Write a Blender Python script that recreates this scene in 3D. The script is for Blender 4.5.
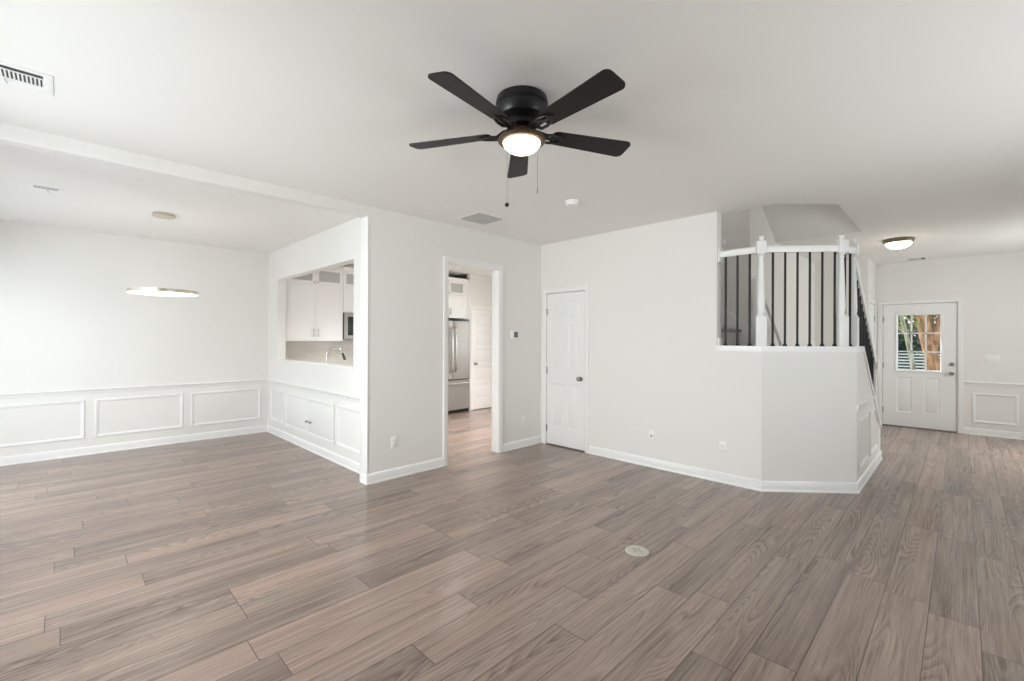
import bpy, bmesh, math, random
from mathutils import Vector, Matrix

random.seed(7)
S = bpy.context.scene
for o in list(bpy.data.objects):
    bpy.data.objects.remove(o, do_unlink=True)
COL = S.collection
PI = math.pi

# ------------------------------------------------------------------ camera
CAM_H = 1.44
cd = bpy.data.cameras.new('camera'); cam = bpy.data.objects.new('camera', cd); COL.objects.link(cam)
cd.sensor_width = 36.0
cd.lens = 450.0 / 1024.0 * 36.0
cd.shift_y = -0.0013
cd.clip_start = 0.05; cd.clip_end = 200
fwd = Vector((1, 1, 0)).normalized()
rot = fwd.to_track_quat('-Z', 'Y').to_matrix().to_4x4()
cam.matrix_world = Matrix.Translation((0, 0, CAM_H)) @ rot @ Matrix.Rotation(math.radians(0.215), 4, 'Z')
S.camera = cam

# ------------------------------------------------------------------ colour management, world, sun
S.view_settings.view_transform = 'Standard'
S.view_settings.look = 'None'
S.view_settings.exposure = 0.74
S.view_settings.gamma = 1.0
S.view_settings.use_curve_mapping = False
cy = S.cycles
cy.max_bounces = 14; cy.diffuse_bounces = 8; cy.glossy_bounces = 4
cy.transmission_bounces = 6; cy.transparent_max_bounces = 10
cy.caustics_reflective = False; cy.caustics_refractive = False
cy.sample_clamp_indirect = 6.0

W = bpy.data.worlds.new('sky_world'); S.world = W; W.use_nodes = True
bgn = W.node_tree.nodes['Background']
bgn.inputs[0].default_value = (0.80, 0.89, 1.0, 1); bgn.inputs[1].default_value = 1.3

def sun(rot, energy, col):
    l = bpy.data.lights.new('sun', 'SUN'); l.energy = energy; l.color = col; l.angle = math.radians(2)
    o = bpy.data.objects.new('sun', l); COL.objects.link(o); o.rotation_euler = rot
sun((math.radians(-48), math.radians(14), 0), 3.2, (1.0, 0.93, 0.82))

def area(name, loc, direction, sx, sy, power, col=(1, 1, 1)):
    l = bpy.data.lights.new(name, 'AREA'); l.shape = 'RECTANGLE'; l.size = sx; l.size_y = sy
    l.energy = power; l.color = col
    o = bpy.data.objects.new(name, l); COL.objects.link(o)
    o.location = loc
    o.rotation_euler = Vector(direction).to_track_quat('-Z', 'Y').to_euler()
    return o
# daylight entering by the windows (outside the panes), plus added fill lamps
area('daylight_living_window', (-2.5, 2.85, 1.8), (1, 0.02, -0.12), 2.9, 2.2, 195, (0.97, 0.975, 0.975))
area('daylight_patio_door', (-2.4, 7.2, 3.0), (1, -0.5, -1.0), 1.8, 1.6, 50, (0.98, 0.98, 0.97))
area('added_uplight_patio', (-2.2, 5.95, 0.25), (1, 0, 0.4), 3.4, 1.0, 10, (0.98, 0.98, 0.97))  # added uplight, stands in for ground bounce onto the dining ceiling
area('daylight_side_window', (3.0, -1.95, 1.5), (0, 1, -0.03), 2.6, 1.6, 13, (0.99, 0.98, 0.97))
area('added_uplight_side', (3.0, -2.7, 0.5), (0, 1, 0.35), 2.8, 1.0, 40, (0.99, 0.98, 0.96))  # added uplight, lifts the living room ceiling like ground bounce
area('daylight_foyer_window', (8.2, -1.95, 1.5), (0, 1, -0.03), 1.2, 1.6, 28, (1.0, 0.99, 0.98))
area('added_foyer_floor_light', (8.2, -3.1, 3.2), (0, 1, -0.85), 1.8, 1.4, 110, (1.0, 0.98, 0.95))  # second, higher lamp added to brighten the foyer floor
area('daylight_kitchen_window', (6.95, 5.6, 1.55), (-1, 0, -0.05), 1.5, 1.2, 15, (1.0, 0.99, 0.98))

# ------------------------------------------------------------------ materials
def newmat(name):
    m = bpy.data.materials.new(name); m.use_nodes = True
    nt = m.node_tree; b = nt.nodes['Principled BSDF']
    return m, nt, b
def N(nt, t, **kw):
    n = nt.nodes.new(t)
    for k, v in kw.items(): setattr(n, k, v)
    return n
def paint(name, col, rough=0.5, bump=0.0, scale=60.0, var=0.02, metallic=0.0, spec=0.5):
    m, nt, b = newmat(name)
    tc = N(nt, 'ShaderNodeTexCoord'); no = N(nt, 'ShaderNodeTexNoise')
    no.inputs['Scale'].default_value = scale; no.inputs['Detail'].default_value = 4
    nt.links.new(tc.outputs['Object'], no.inputs['Vector'])
    mx = N(nt, 'ShaderNodeMix', data_type='RGBA')
    mx.inputs[6].default_value = (*[c * (1 - var) for c in col], 1)
    mx.inputs[7].default_value = (*[min(1, c * (1 + var)) for c in col], 1)
    nt.links.new(no.outputs['Fac'], mx.inputs[0]); nt.links.new(mx.outputs[2], b.inputs['Base Color'])
    b.inputs['Roughness'].default_value = rough; b.inputs['Metallic'].default_value = metallic
    b.inputs['Specular IOR Level'].default_value = spec
    if bump:
        bp = N(nt, 'ShaderNodeBump'); bp.inputs['Strength'].default_value = bump; bp.inputs['Distance'].default_value = 0.002
        nt.links.new(no.outputs['Fac'], bp.inputs['Height']); nt.links.new(bp.outputs[0], b.inputs['Normal'])
    return m
def emit(name, col, strength):
    m, nt, b = newmat(name)
    b.inputs['Base Color'].default_value = (0.9, 0.88, 0.82, 1)
    b.inputs['Emission Color'].default_value = (*col, 1); b.inputs['Emission Strength'].default_value = strength
    b.inputs['Roughness'].default_value = 0.3
    return m
def glass_mat(name, tint=(1, 1, 1), gloss=0.08):
    m, nt, b = newmat(name); nt.nodes.remove(b)
    t = N(nt, 'ShaderNodeBsdfTransparent'); t.inputs[0].default_value = (*tint, 1)
    g = N(nt, 'ShaderNodeBsdfGlossy'); g.inputs['Roughness'].default_value = 0.03
    mx = N(nt, 'ShaderNodeMixShader'); mx.inputs[0].default_value = gloss
    nt.links.new(t.outputs[0], mx.inputs[1]); nt.links.new(g.outputs[0], mx.inputs[2])
    nt.links.new(mx.outputs[0], nt.nodes['Material Output'].inputs[0])
    return m

def plank_floor(name='plank_floor'):
    m, nt, b = newmat(name); L = nt.links.new
    def math_(op, a, c=None, clamp=False):
        n = N(nt, 'ShaderNodeMath', operation=op, use_clamp=clamp)
        for i, v in enumerate((a, c)):
            if v is None: continue
            if isinstance(v, (int, float)): n.inputs[i].default_value = v
            else: L(v, n.inputs[i])
        return n.outputs[0]
    tc = N(nt, 'ShaderNodeTexCoord'); sp = N(nt, 'ShaderNodeSeparateXYZ'); L(tc.outputs['Object'], sp.inputs[0])
    X, Y = sp.outputs[0], sp.outputs[1]
    PW, PL = 0.19, 1.32
    yr = math_('DIVIDE', math_('SUBTRACT', Y, 0.122), PW)
    row = math_('FLOOR', yr); fy = math_('FRACT', yr)
    wr = N(nt, 'ShaderNodeTexWhiteNoise', noise_dimensions='1D'); L(row, wr.inputs['W'])
    xr = math_('ADD', math_('DIVIDE', X, PL), math_('MULTIPLY', wr.outputs['Value'], 9.37))
    ix = math_('FLOOR', xr); fx = math_('FRACT', xr)
    cv = N(nt, 'ShaderNodeCombineXYZ'); L(row, cv.inputs[0]); L(ix, cv.inputs[1])
    wp = N(nt, 'ShaderNodeTexWhiteNoise', noise_dimensions='2D'); L(cv.outputs[0], wp.inputs['Vector'])
    pid = wp.outputs['Value']
    spc = N(nt, 'ShaderNodeSeparateColor'); L(wp.outputs['Color'], spc.inputs[0])
    # broad tone clouds along the plank
    def vec(sx, sy, offs):
        c = N(nt, 'ShaderNodeCombineXYZ')
        L(math_('ADD', math_('MULTIPLY', X, sx), math_('MULTIPLY', pid, offs)), c.inputs[0])
        L(math_('ADD', math_('MULTIPLY', Y, sy), math_('MULTIPLY', spc.outputs[1], offs)), c.inputs[1])
        L(math_('MULTIPLY', spc.outputs[2], 11.0), c.inputs[2])
        return c.outputs[0]
    def noise(v, detail=5, rough=0.6, dist=0.0):
        n = N(nt, 'ShaderNodeTexNoise'); n.inputs['Scale'].default_value = 1; n.inputs['Detail'].default_value = detail
        n.inputs['Roughness'].default_value = rough; n.inputs['Distortion'].default_value = dist
        L(v, n.inputs['Vector']); return n.outputs['Fac']
    clouds = noise(vec(0.8, 8.0, 40), 4, 0.55)
    fine = noise(vec(3.5, 210.0, 90), 8, 0.7)
    mid = noise(vec(0.9, 46.0, 70), 6, 0.65, 0.1)
    warp = noise(vec(0.75, 6.0, 55), 1, 0.4)
    patch = noise(vec(0.9, 7.0, 23), 2, 0.5)
    # growth-ring figure: thin dark and pale lines following a stretched noise, only in patches of a plank
    ph = math_('ADD', math_('MULTIPLY', warp, 150.0), math_('MULTIPLY', mid, 5.0))
    dark = math_('POWER', math_('MULTIPLY', math_('ADD', math_('SINE', ph), 1.0), 0.5), 5.0)
    pale = math_('POWER', math_('MULTIPLY', math_('ADD', math_('SINE', math_('ADD', ph, 2.2)), 1.0), 0.5), 6.0)
    mask = math_('MULTIPLY', math_('SUBTRACT', patch, 0.44), 6.0, True)
    tone = math_('ADD', math_('ADD', 0.03, math_('MULTIPLY', pid, 0.18)), math_('MULTIPLY', clouds, 0.52))
    tone = math_('ADD', tone, math_('MULTIPLY', math_('SUBTRACT', mid, 0.5), 0.62))
    tone = math_('ADD', tone, math_('MULTIPLY', math_('SUBTRACT', fine, 0.5), 0.85))
    tone = math_('SUBTRACT', tone, math_('MULTIPLY', math_('MULTIPLY', dark, mask), 0.15))
    tone = math_('ADD', tone, math_('MULTIPLY', math_('MULTIPLY', pale, mask), 0.11), True)
    rp = N(nt, 'ShaderNodeValToRGB'); L(tone, rp.inputs[0])
    e = rp.color_ramp.elements
    e[0].position = 0.06; e[0].color = (0.095, 0.066, 0.054, 1)
    e[1].position = 1.0; e[1].color = (0.50, 0.385, 0.325, 1)
    k = rp.color_ramp.elements.new(0.32); k.color = (0.238, 0.177, 0.149, 1)
    k = rp.color_ramp.elements.new(0.6); k.color = (0.362, 0.279, 0.238, 1)
    # warm and grey casts from plank to plank
    tint = N(nt, 'ShaderNodeMix', data_type='RGBA', blend_type='MULTIPLY'); tint.inputs[0].default_value = 1.0
    tr = N(nt, 'ShaderNodeValToRGB'); L(math_('ADD', math_('MULTIPLY', spc.outputs[0], 0.5), math_('MULTIPLY', noise(vec(0.5, 4.0, 13), 2), 0.5)), tr.inputs[0])
    tr.color_ramp.elements[0].position = 0.25; tr.color_ramp.elements[0].color = (0.985, 1.0, 0.985, 1)
    tr.color_ramp.elements[1].position = 0.75; tr.color_ramp.elements[1].color = (1.04, 0.98, 0.945, 1)
    L(rp.outputs[0], tint.inputs[6]); L(tr.outputs[0], tint.inputs[7])
    # seams
    ey = math_('MULTIPLY', math_('MINIMUM', fy, math_('SUBTRACT', 1.0, fy)), PW)
    ex = math_('MULTIPLY', math_('MINIMUM', fx, math_('SUBTRACT', 1.0, fx)), PL)
    seam = math_('LESS_THAN', math_('MINIMUM', ex, ey), 0.0019)
    mx = N(nt, 'ShaderNodeMix', data_type='RGBA'); L(math_('MULTIPLY', seam, 0.85), mx.inputs[0])
    L(tint.outputs[2], mx.inputs[6]); mx.inputs[7].default_value = (0.05, 0.038, 0.032, 1)
    L(mx.outputs[2], b.inputs['Base Color'])
    L(math_('ADD', 0.17, math_('MULTIPLY', mid, 0.12)), b.inputs['Roughness'])
    b.inputs['Specular IOR Level'].default_value = 0.62
    bp = N(nt, 'ShaderNodeBump'); bp.inputs['Strength'].default_value = 0.25; bp.inputs['Distance'].default_value = 0.0015
    L(math_('SUBTRACT', math_('MULTIPLY', fine, 0.5), seam), bp.inputs['Height']); L(bp.outputs[0], b.inputs['Normal'])
    return m

def tile_mat(name):
    m, nt, b = newmat(name)
    tc = N(nt, 'ShaderNodeTexCoord'); mp = N(nt, 'ShaderNodeMapping'); mp.inputs['Rotation'].default_value = (PI / 2, 0, 0)
    br = N(nt, 'ShaderNodeTexBrick'); br.inputs['Scale'].default_value = 1.0
    br.inputs['Brick Width'].default_value = 0.30; br.inputs['Row Height'].default_value = 0.10; br.inputs['Mortar Size'].default_value = 0.002
    br.inputs['Color1'].default_value = (0.60, 0.57, 0.53, 1); br.inputs['Color2'].default_value = (0.65, 0.62, 0.58, 1)
    br.inputs['Mortar'].default_value = (0.70, 0.69, 0.66, 1)
    nt.links.new(tc.outputs['Object'], mp.inputs[0]); nt.links.new(mp.outputs[0], br.inputs['Vector'])
    nt.links.new(br.outputs[0], b.inputs['Base Color']); b.inputs['Roughness'].default_value = 0.25
    return m

def bark_mat(name, c1, c2):
    m, nt, b = newmat(name)
    tc = N(nt, 'ShaderNodeTexCoord'); mp = N(nt, 'ShaderNodeMapping'); mp.inputs['Scale'].default_value = (9, 9, 3)
    no = N(nt, 'ShaderNodeTexNoise'); no.inputs['Scale'].default_value = 1.6; no.inputs['Detail'].default_value = 6
    rp = N(nt, 'ShaderNodeValToRGB'); rp.color_ramp.elements[0].position = 0.35; rp.color_ramp.elements[1].position = 0.65
    rp.color_ramp.elements[0].color = (*c1, 1); rp.color_ramp.elements[1].color = (*c2, 1)
    nt.links.new(tc.outputs['Object'], mp.inputs[0]); nt.links.new(mp.outputs[0], no.inputs['Vector'])
    nt.links.new(no.outputs['Fac'], rp.inputs[0]); nt.links.new(rp.outputs[0], b.inputs['Base Color'])
    b.inputs['Roughness'].default_value = 0.9
    return m

M = {
    'wall': paint('wall_paint', (0.81, 0.797, 0.772), 0.65, 0.06, 180, 0.006),
    'ceiling': paint('ceiling_paint', (0.85, 0.838, 0.812), 0.8, 0.10, 140, 0.008),
    'trim': paint('trim_gloss_paint', (0.855, 0.85, 0.84), 0.34, 0, 30, 0.004),
    'door': paint('door_satin_paint', (0.845, 0.84, 0.83), 0.38, 0, 30, 0.004),
    'floor': plank_floor(),
    'tile': tile_mat('backsplash_tile'),
    'black': paint('black_metal', (0.018, 0.017, 0.016), 0.42, 0, 40, 0.15, 0.3),
    'housing': paint('fan_housing_black', (0.022, 0.022, 0.024), 0.36, 0, 40, 0.1, 0.5),
    'bronze': paint('dark_bronze', (0.13, 0.085, 0.052), 0.45, 0, 60, 0.3, 0.7),
    'antique': paint('antique_bronze', (0.22, 0.18, 0.12), 0.4, 0, 60, 0.15, 0.6),
    'blade': paint('dark_blade_laminate', (0.013, 0.012, 0.011), 0.5, 0.05, 50, 0.2, 0.3),
    'iron': paint('baluster_iron', (0.010, 0.010, 0.010), 0.6, 0, 50, 0.1, 0.06),
    'nickel': paint('satin_nickel', (0.34, 0.33, 0.31), 0.3, 0, 80, 0.05, 0.9),
    'hinge': paint('hinge_steel', (0.30, 0.29, 0.28), 0.35, 0, 80, 0.05, 0.9),
    'champagne': paint('champagne_metal', (0.62, 0.56, 0.46), 0.3, 0, 80, 0.05, 0.85),
    'chrome': paint('brushed_chrome', (0.60, 0.58, 0.55), 0.22, 0, 80, 0.03, 1.0),
    'steel': paint('stainless_steel', (0.34, 0.325, 0.305), 0.42, 0, 25, 0.05, 0.6),
    'darksteel': paint('dark_steel', (0.09, 0.09, 0.09), 0.4, 0, 25, 0.05, 0.7),
    'blackglass': paint('oven_black_glass', (0.03, 0.03, 0.032), 0.08, 0, 25, 0.05),
    'plastic': paint('white_plastic', (0.86, 0.86, 0.85), 0.35, 0, 40, 0.004),
    'ivory': paint('ivory_plate', (0.52, 0.495, 0.43), 0.4, 0, 40, 0.03),
    'dark': paint('vent_shade', (0.06, 0.06, 0.06), 0.8, 0, 40, 0.1),
    'slot': paint('slot_dark', (0.16, 0.16, 0.155), 0.6, 0, 40, 0.05),
    'ventgrey': paint('vent_louvre_grey', (0.52, 0.52, 0.51), 0.5, 0, 40, 0.02),
    'cabinet': paint('cabinet_paint', (0.86, 0.86, 0.855), 0.4, 0, 30, 0.004),
    'frost': paint('frosted_cabinet_glass', (0.50, 0.51, 0.50), 0.12, 0, 20, 0.02),
    'counter': paint('quartz_counter', (0.80, 0.79, 0.77), 0.25, 0, 120, 0.06),
    'glass': glass_mat('window_glass', (0.97, 0.99, 0.985), 0.05),
    'bowl': emit('fan_bowl_glow', (1.0, 0.86, 0.66), 4.0),
    'dome': emit('dome_glow', (1.0, 0.88, 0.70), 2.6),
    'led': emit('led_diffuser', (1.0, 0.93, 0.80), 3.0),
    'can': emit('downlight_lens', (1.0, 0.95, 0.88), 6.0),
    'tread': paint('tread_vinyl', (0.20, 0.165, 0.15), 0.5, 0, 14, 0.2),
    'riser': paint('riser_grey', (0.46, 0.42, 0.40), 0.55, 0, 14, 0.06),
    'threshold': paint('threshold_strip', (0.15, 0.11, 0.09), 0.45, 0, 40, 0.15),
    'screen': paint('grey_screen', (0.13, 0.135, 0.13), 0.2, 0, 40, 0.05),
    'grass': paint('lawn', (0.10, 0.15, 0.05), 0.9, 0.3, 25, 0.35),
    'concrete': paint('porch_concrete', (0.42, 0.41, 0.39), 0.9, 0.2, 30, 0.1),
    'bark_orange': bark_mat('orange_bark', (0.16, 0.075, 0.035), (0.52, 0.27, 0.14)),
    'bark_pale': bark_mat('pale_bark', (0.22, 0.21, 0.14), (0.46, 0.45, 0.33)),
    'bark_dark': bark_mat('dark_bark', (0.07, 0.04, 0.02), (0.26, 0.14, 0.07)),
    'leaf': paint('leaf_green', (0.12, 0.20, 0.04), 0.6, 0, 3, 0.5),
    'leaf_brown': paint('leaf_autumn', (0.26, 0.15, 0.045), 0.7, 0, 3, 0.5),
    'leaf_mixed': bark_mat('mixed_foliage', (0.05, 0.08, 0.02), (0.20, 0.17, 0.06)),
    'leaf_dark': paint('leaf_dark', (0.03, 0.06, 0.045), 0.6, 0, 3, 0.5),
    'fence': paint('white_vinyl', (0.82, 0.83, 0.84), 0.5, 0, 40, 0.01),
}

# ------------------------------------------------------------------ mesh helpers
class MB:
    def __init__(s): s.bm = bmesh.new()
    def _v(s, p): return s.bm.verts.new(p)
    def quad(s, a, b, c, d):
        s.bm.faces.new([s._v(p) for p in (a, b, c, d)])
        return s
    def box(s, x0, x1, y0, y1, z0, z1, bev=0.0, seg=2):
        x0, x1 = min(x0, x1), max(x0, x1); y0, y1 = min(y0, y1), max(y0, y1); z0, z1 = min(z0, z1), max(z0, z1)
        mat = Matrix.Translation(((x0 + x1) / 2, (y0 + y1) / 2, (z0 + z1) / 2)) @ Matrix.Diagonal((x1 - x0, y1 - y0, z1 - z0, 1))
        r = bmesh.ops.create_cube(s.bm, size=1.0, matrix=mat)
        if bev:
            es = list({e for v in r['verts'] for e in v.link_edges})
            bmesh.ops.bevel(s.bm, geom=es, offset=bev, segments=seg, affect='EDGES', profile=0.5)
        return s
    def obox(s, c, ax, ay, az, hx, hy, hz, bev=0.0):
        ax, ay, az = Vector(ax).normalized(), Vector(ay).normalized(), Vector(az).normalized()
        m = Matrix((ax * 2 * hx, ay * 2 * hy, az * 2 * hz)).transposed().to_4x4(); m.translation = Vector(c)
        r = bmesh.ops.create_cube(s.bm, size=1.0, matrix=m)
        if bev:
            es = list({e for v in r['verts'] for e in v.link_edges})
            bmesh.ops.bevel(s.bm, geom=es, offset=bev, segments=2, affect='EDGES', profile=0.5)
        return s
    def prism(s, pts_a, pts_b):
        n = len(pts_a); A = [s._v(p) for p in pts_a]; B = [s._v(p) for p in pts_b]
        s.bm.faces.new(A); s.bm.faces.new(B[::-1])
        for i in range(n):
            j = (i + 1) % n; s.bm.faces.new((A[i], B[i], B[j], A[j]))
        return s
    def rings(s, rings, closed=True, cap0=True, cap1=True):
        R = [[s._v(p) for p in r] for r in rings]; n = len(R[0])
        for k in range(len(R) - 1):
            for i in range(n if closed else n - 1):
                j = (i + 1) % n
                s.bm.faces.new((R[k][i], R[k][j], R[k + 1][j], R[k + 1][i]))
        if cap0 and n > 2: s.bm.faces.new(R[0][::-1])
        if cap1 and n > 2: s.bm.faces.new(R[-1])
        return s
    def lathe(s, prof, c=(0, 0, 0), axis=(0, 0, 1), seg=32, caps=True):
        ax = Vector(axis).normalized(); u = ax.orthogonal().normalized(); w = ax.cross(u); c = Vector(c)
        rs = []
        for r, z in prof:
            r = max(r, 0.0004)
            rs.append([c + ax * z + (u * math.cos(2 * PI * k / seg) + w * math.sin(2 * PI * k / seg)) * r for k in range(seg)])
        return s.rings(rs, True, caps, caps)
    def tube(s, pts, rad, seg=10):
        pts = [Vector(p) for p in pts]
        rad = rad if isinstance(rad, (list, tuple)) else [rad] * len(pts)
        t0 = (pts[1] - pts[0]).normalized(); u = t0.orthogonal().normalized(); rs = []
        for i, p in enumerate(pts):
            t = (pts[min(i + 1, len(pts) - 1)] - pts[max(i - 1, 0)]).normalized()
            u = (u - t * u.dot(t)).normalized(); w = t.cross(u)
            rs.append([p + (u * math.cos(2 * PI * k / seg) + w * math.sin(2 * PI * k / seg)) * rad[i] for k in range(seg)])
        return s.rings(rs)
    def sphere(s, c, r, seg=16, sz=1.0):
        n = max(6, seg // 2)
        return s.lathe([(r * math.sin(PI * k / n), -r * sz * math.cos(PI * k / n)) for k in range(n + 1)], c, seg=seg, caps=False)
    def bar(s, a, b, w, h, bev=0.0):
        # rectangular bar from a to b; w across (horizontal), h in the vertical plane
        a, b = Vector(a), Vector(b); d = (b - a); L = d.length; d.normalize()
        side = d.cross(Vector((0, 0, 1))).normalized(); up = side.cross(d)
        return s.obox((a + b) / 2, d, side, up, L / 2, w / 2, h / 2, bev)
    def build(s, name, mat, parent=None, sharp=32):
        bm = s.bm
        bmesh.ops.recalc_face_normals(bm, faces=bm.faces[:])
        me = bpy.data.meshes.new(name); bm.to_mesh(me); bm.free()
        me.materials.append(M[mat] if isinstance(mat, str) else mat)
        me.polygons.foreach_set('use_smooth', [True] * len(me.polygons))
        me.set_sharp_from_angle(angle=math.radians(sharp))
        me.update()
        o = bpy.data.objects.new(name, me); COL.objects.link(o)
        if parent is not None:
            o.parent = parent
            o.matrix_parent_inverse = Matrix.Identity(4)
            if tuple(parent.location) != (0, 0, 0) or parent.rotation_euler.z:
                o.matrix_parent_inverse = parent_inv(parent)
        return o
def parent_inv(p):
    m = Matrix.Identity(4); q = p
    while q is not None:
        loc = Matrix.Translation(q.location) @ q.rotation_euler.to_matrix().to_4x4()
        m = loc @ q.matrix_parent_inverse.inverted_safe() @ m if False else loc @ m
        q = None
    return m.inverted()

def tag(o, label=None, cat=None, group=None, kind=None):
    if label: o['label'] = label
    if cat: o['category'] = cat
    if group: o['group'] = group
    if kind: o['kind'] = kind
    return o
def struct(o, label, cat): return tag(o, label, cat, kind='structure')
def empty(name, loc, label, cat, group=None):
    o = bpy.data.objects.new(name, None); COL.objects.link(o); o.location = loc
    o.empty_display_size = 0.05
    return tag(o, label, cat, group)
def copy_tree(o, loc, label, group=None):
    c = o.copy(); COL.objects.link(c); c.location = loc; c['label'] = label
    if group: c['group'] = group
    for ch in o.children:
        d = ch.copy(); COL.objects.link(d); d.parent = c; d.matrix_parent_inverse = ch.matrix_parent_inverse.copy()
        for g in ch.children:
            e = g.copy(); COL.objects.link(e); e.parent = d; e.matrix_parent_inverse = g.matrix_parent_inverse.copy()
    return c

# maps from (along wall, height, out of wall) to world
def onY(c, sgn=-1): return lambda s, t, n: (s, c + sgn * n, t)      # wall plane Y = c, facing sgn*Y
def onX(c, sgn=-1): return lambda s, t, n: (c + sgn * n, s, t)
def onCeil(c): return lambda s, t, n: (s, t, c - n)

def inset(poly, d):
    n = len(poly); out = []
    A = sum(poly[i][0] * poly[(i + 1) % n][1] - poly[(i + 1) % n][0] * poly[i][1] for i in range(n))
    sg = 1 if A > 0 else -1
    for i in range(n):
        p0, p1, p2 = Vector(poly[i - 1]), Vector(poly[i]), Vector(poly[(i + 1) % n])
        a = (p1 - p0).normalized(); b = (p2 - p1).normalized()
        na = Vector((-a.y, a.x)) * sg; nb = Vector((-b.y, b.x)) * sg
        bis = (na + nb); bis = bis / max(1e-6, bis.dot(na))
        out.append(tuple(p1 + bis * d))
    return out
def rect(s0, s1, t0, t1): return [(s0, t0), (s1, t0), (s1, t1), (s0, t1)]
def ring_profile(mb, poly, prof, f, fill=False, back=None):
    rs = [[f(p[0], p[1], h) for p in inset(poly, o)] for o, h in prof]
    mb.rings(rs, True, False, fill)
FR = [(0, 0), (0, 0.006), (0.004, 0.013), (0.012, 0.016), (0.018, 0.010), (0.026, 0.010), (0.032, 0.005), (0.036, 0.0)]
def panel_frame(poly, f):
    mb = MB(); ring_profile(mb, poly, FR, f); return mb

def sweep(path, prof, side=1, z0=0.0):
    """horizontal moulding: path = [(x,y)...], prof = [(out, z)...] closed; side=+1: out to the left of the path"""
    n = len(path); P = [Vector(p) for p in path]; rs = []
    for i in range(n):
        d0 = (P[i] - P[i - 1]).normalized() if i > 0 else None
        d1 = (P[i + 1] - P[i]).normalized() if i < n - 1 else None
        d0 = d0 or d1; d1 = d1 or d0
        n0 = Vector((-d0.y, d0.x)) * side; n1 = Vector((-d1.y, d1.x)) * side
        b = n0 + n1; b = b / b.dot(n0)
        rs.append([(P[i].x + b.x * o, P[i].y + b.y * o, z0 + z) for o, z in prof])
    mb = MB(); mb.rings(rs); return mb
BASE = [(-0.004, 0), (0.020, 0), (0.021, 0.012), (0.016, 0.020), (0.014, 0.022), (0.014, 0.080), (0.010, 0.092), (0.004, 0.100), (-0.004, 0.102)]
CHAIR = [(-0.004, -0.03), (0.010, -0.03), (0.014, -0.022), (0.014, -0.008), (0.026, 0.004), (0.030, 0.016), (0.026, 0.024), (-0.004, 0.026)]

def cells(s0, s1, t0, t1, openings):
    xs = sorted({s0, s1, *[v for o in openings for v in o[:2] if s0 < v < s1]})
    out = []
    for a, b in zip(xs, xs[1:]):
        ts = [t0]
        for o in sorted([o for o in openings if o[0] <= a + 1e-6 and o[1] >= b - 1e-6], key=lambda o: o[2]):
            if o[2] > ts[-1] + 1e-6: out.append((a, b, ts[-1], o[2]))
            ts.append(o[3])
        if ts[-1] < t1 - 1e-6: out.append((a, b, ts[-1], t1))
    return out
def wall_x(name, x0, x1, y0, y1, z0, z1, openings, label, mat='wall'):   # runs along Y
    mb = MB()
    for a, b, c, d in cells(y0, y1, z0, z1, openings): mb.box(x0, x1, a, b, c, d)
    bmesh.ops.remove_doubles(mb.bm, verts=mb.bm.verts[:], dist=1e-5)
    return struct(mb.build(name, mat), label, 'wall')
def wall_y(name, y0, y1, x0, x1, z0, z1, openings, label, mat='wall'):   # runs along X
    mb = MB()
    for a, b, c, d in cells(x0, x1, z0, z1, openings): mb.box(a, b, y0, y1, c, d)
    bmesh.ops.remove_doubles(mb.bm, verts=mb.bm.verts[:], dist=1e-5)
    return struct(mb.build(name, mat), label, 'wall')

# ------------------------------------------------------------------ room dimensions (metres)
H = 2.75
YA = 4.15      # wall with the kitchen doorway
XB = 4.72      # wall with the closet door
YE = 1.77      # its free end at the stairs
XF = 9.92      # front wall
YD = 7.60      # dining / kitchen back wall
XP = 2.26      # wall with the pass-through
XL = -1.0      # left wall
YR = -1.65     # right wall
T = 0.12

# floor
mb = MB(); mb.box(XL - T, XF + T, YR - T, YD + T, -0.12, 0.0)
struct(mb.build('floor', 'floor'), 'grey brown wood plank floor running through all the rooms', 'floor')

# ceiling with the stairwell opening
HOLE = [(4.84, 4.05), (4.84, 1.27), (5.28, 0.845), (6.77, 0.855), (6.77, YE + 0.05), (5.77, YE + 0.05), (5.77, 4.05)]
bm = bmesh.new()
def loop(pts):
    v = [bm.verts.new((x, y, H)) for x, y in pts]
    return [bm.edges.new((v[i], v[(i + 1) % len(v)])) for i in range(len(v))]
es = loop([(XL - T, YR - T), (XF + T, YR - T), (XF + T, YD + T), (XL - T, YD + T)]) + loop(HOLE)
bmesh.ops.triangle_fill(bm, edges=es, use_beauty=True)
fs = [f for f in bm.faces]
# drop any triangle that fell inside the hole
def inside(p, poly):
    c = False
    for i in range(len(poly)):
        (x1, y1), (x2, y2) = poly[i - 1], poly[i]
        if (y1 > p.y) != (y2 > p.y) and p.x < (x2 - x1) * (p.y - y1) / (y2 - y1) + x1: c = not c
    return c
bad = [f for f in fs if inside(f.calc_center_median(), HOLE)]
bmesh.ops.delete(bm, geom=bad, context='FACES')
r = bmesh.ops.extrude_face_region(bm, geom=bm.faces[:])
for v in [g for g in r['geom'] if isinstance(g, bmesh.types.BMVert)]: v.co.z += 0.28
mb = MB(); mb.bm.free(); mb.bm = bm
struct(mb.build('ceiling', 'ceiling'), 'flat white ceiling with an angled opening cut above the stairs', 'ceiling')

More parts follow.
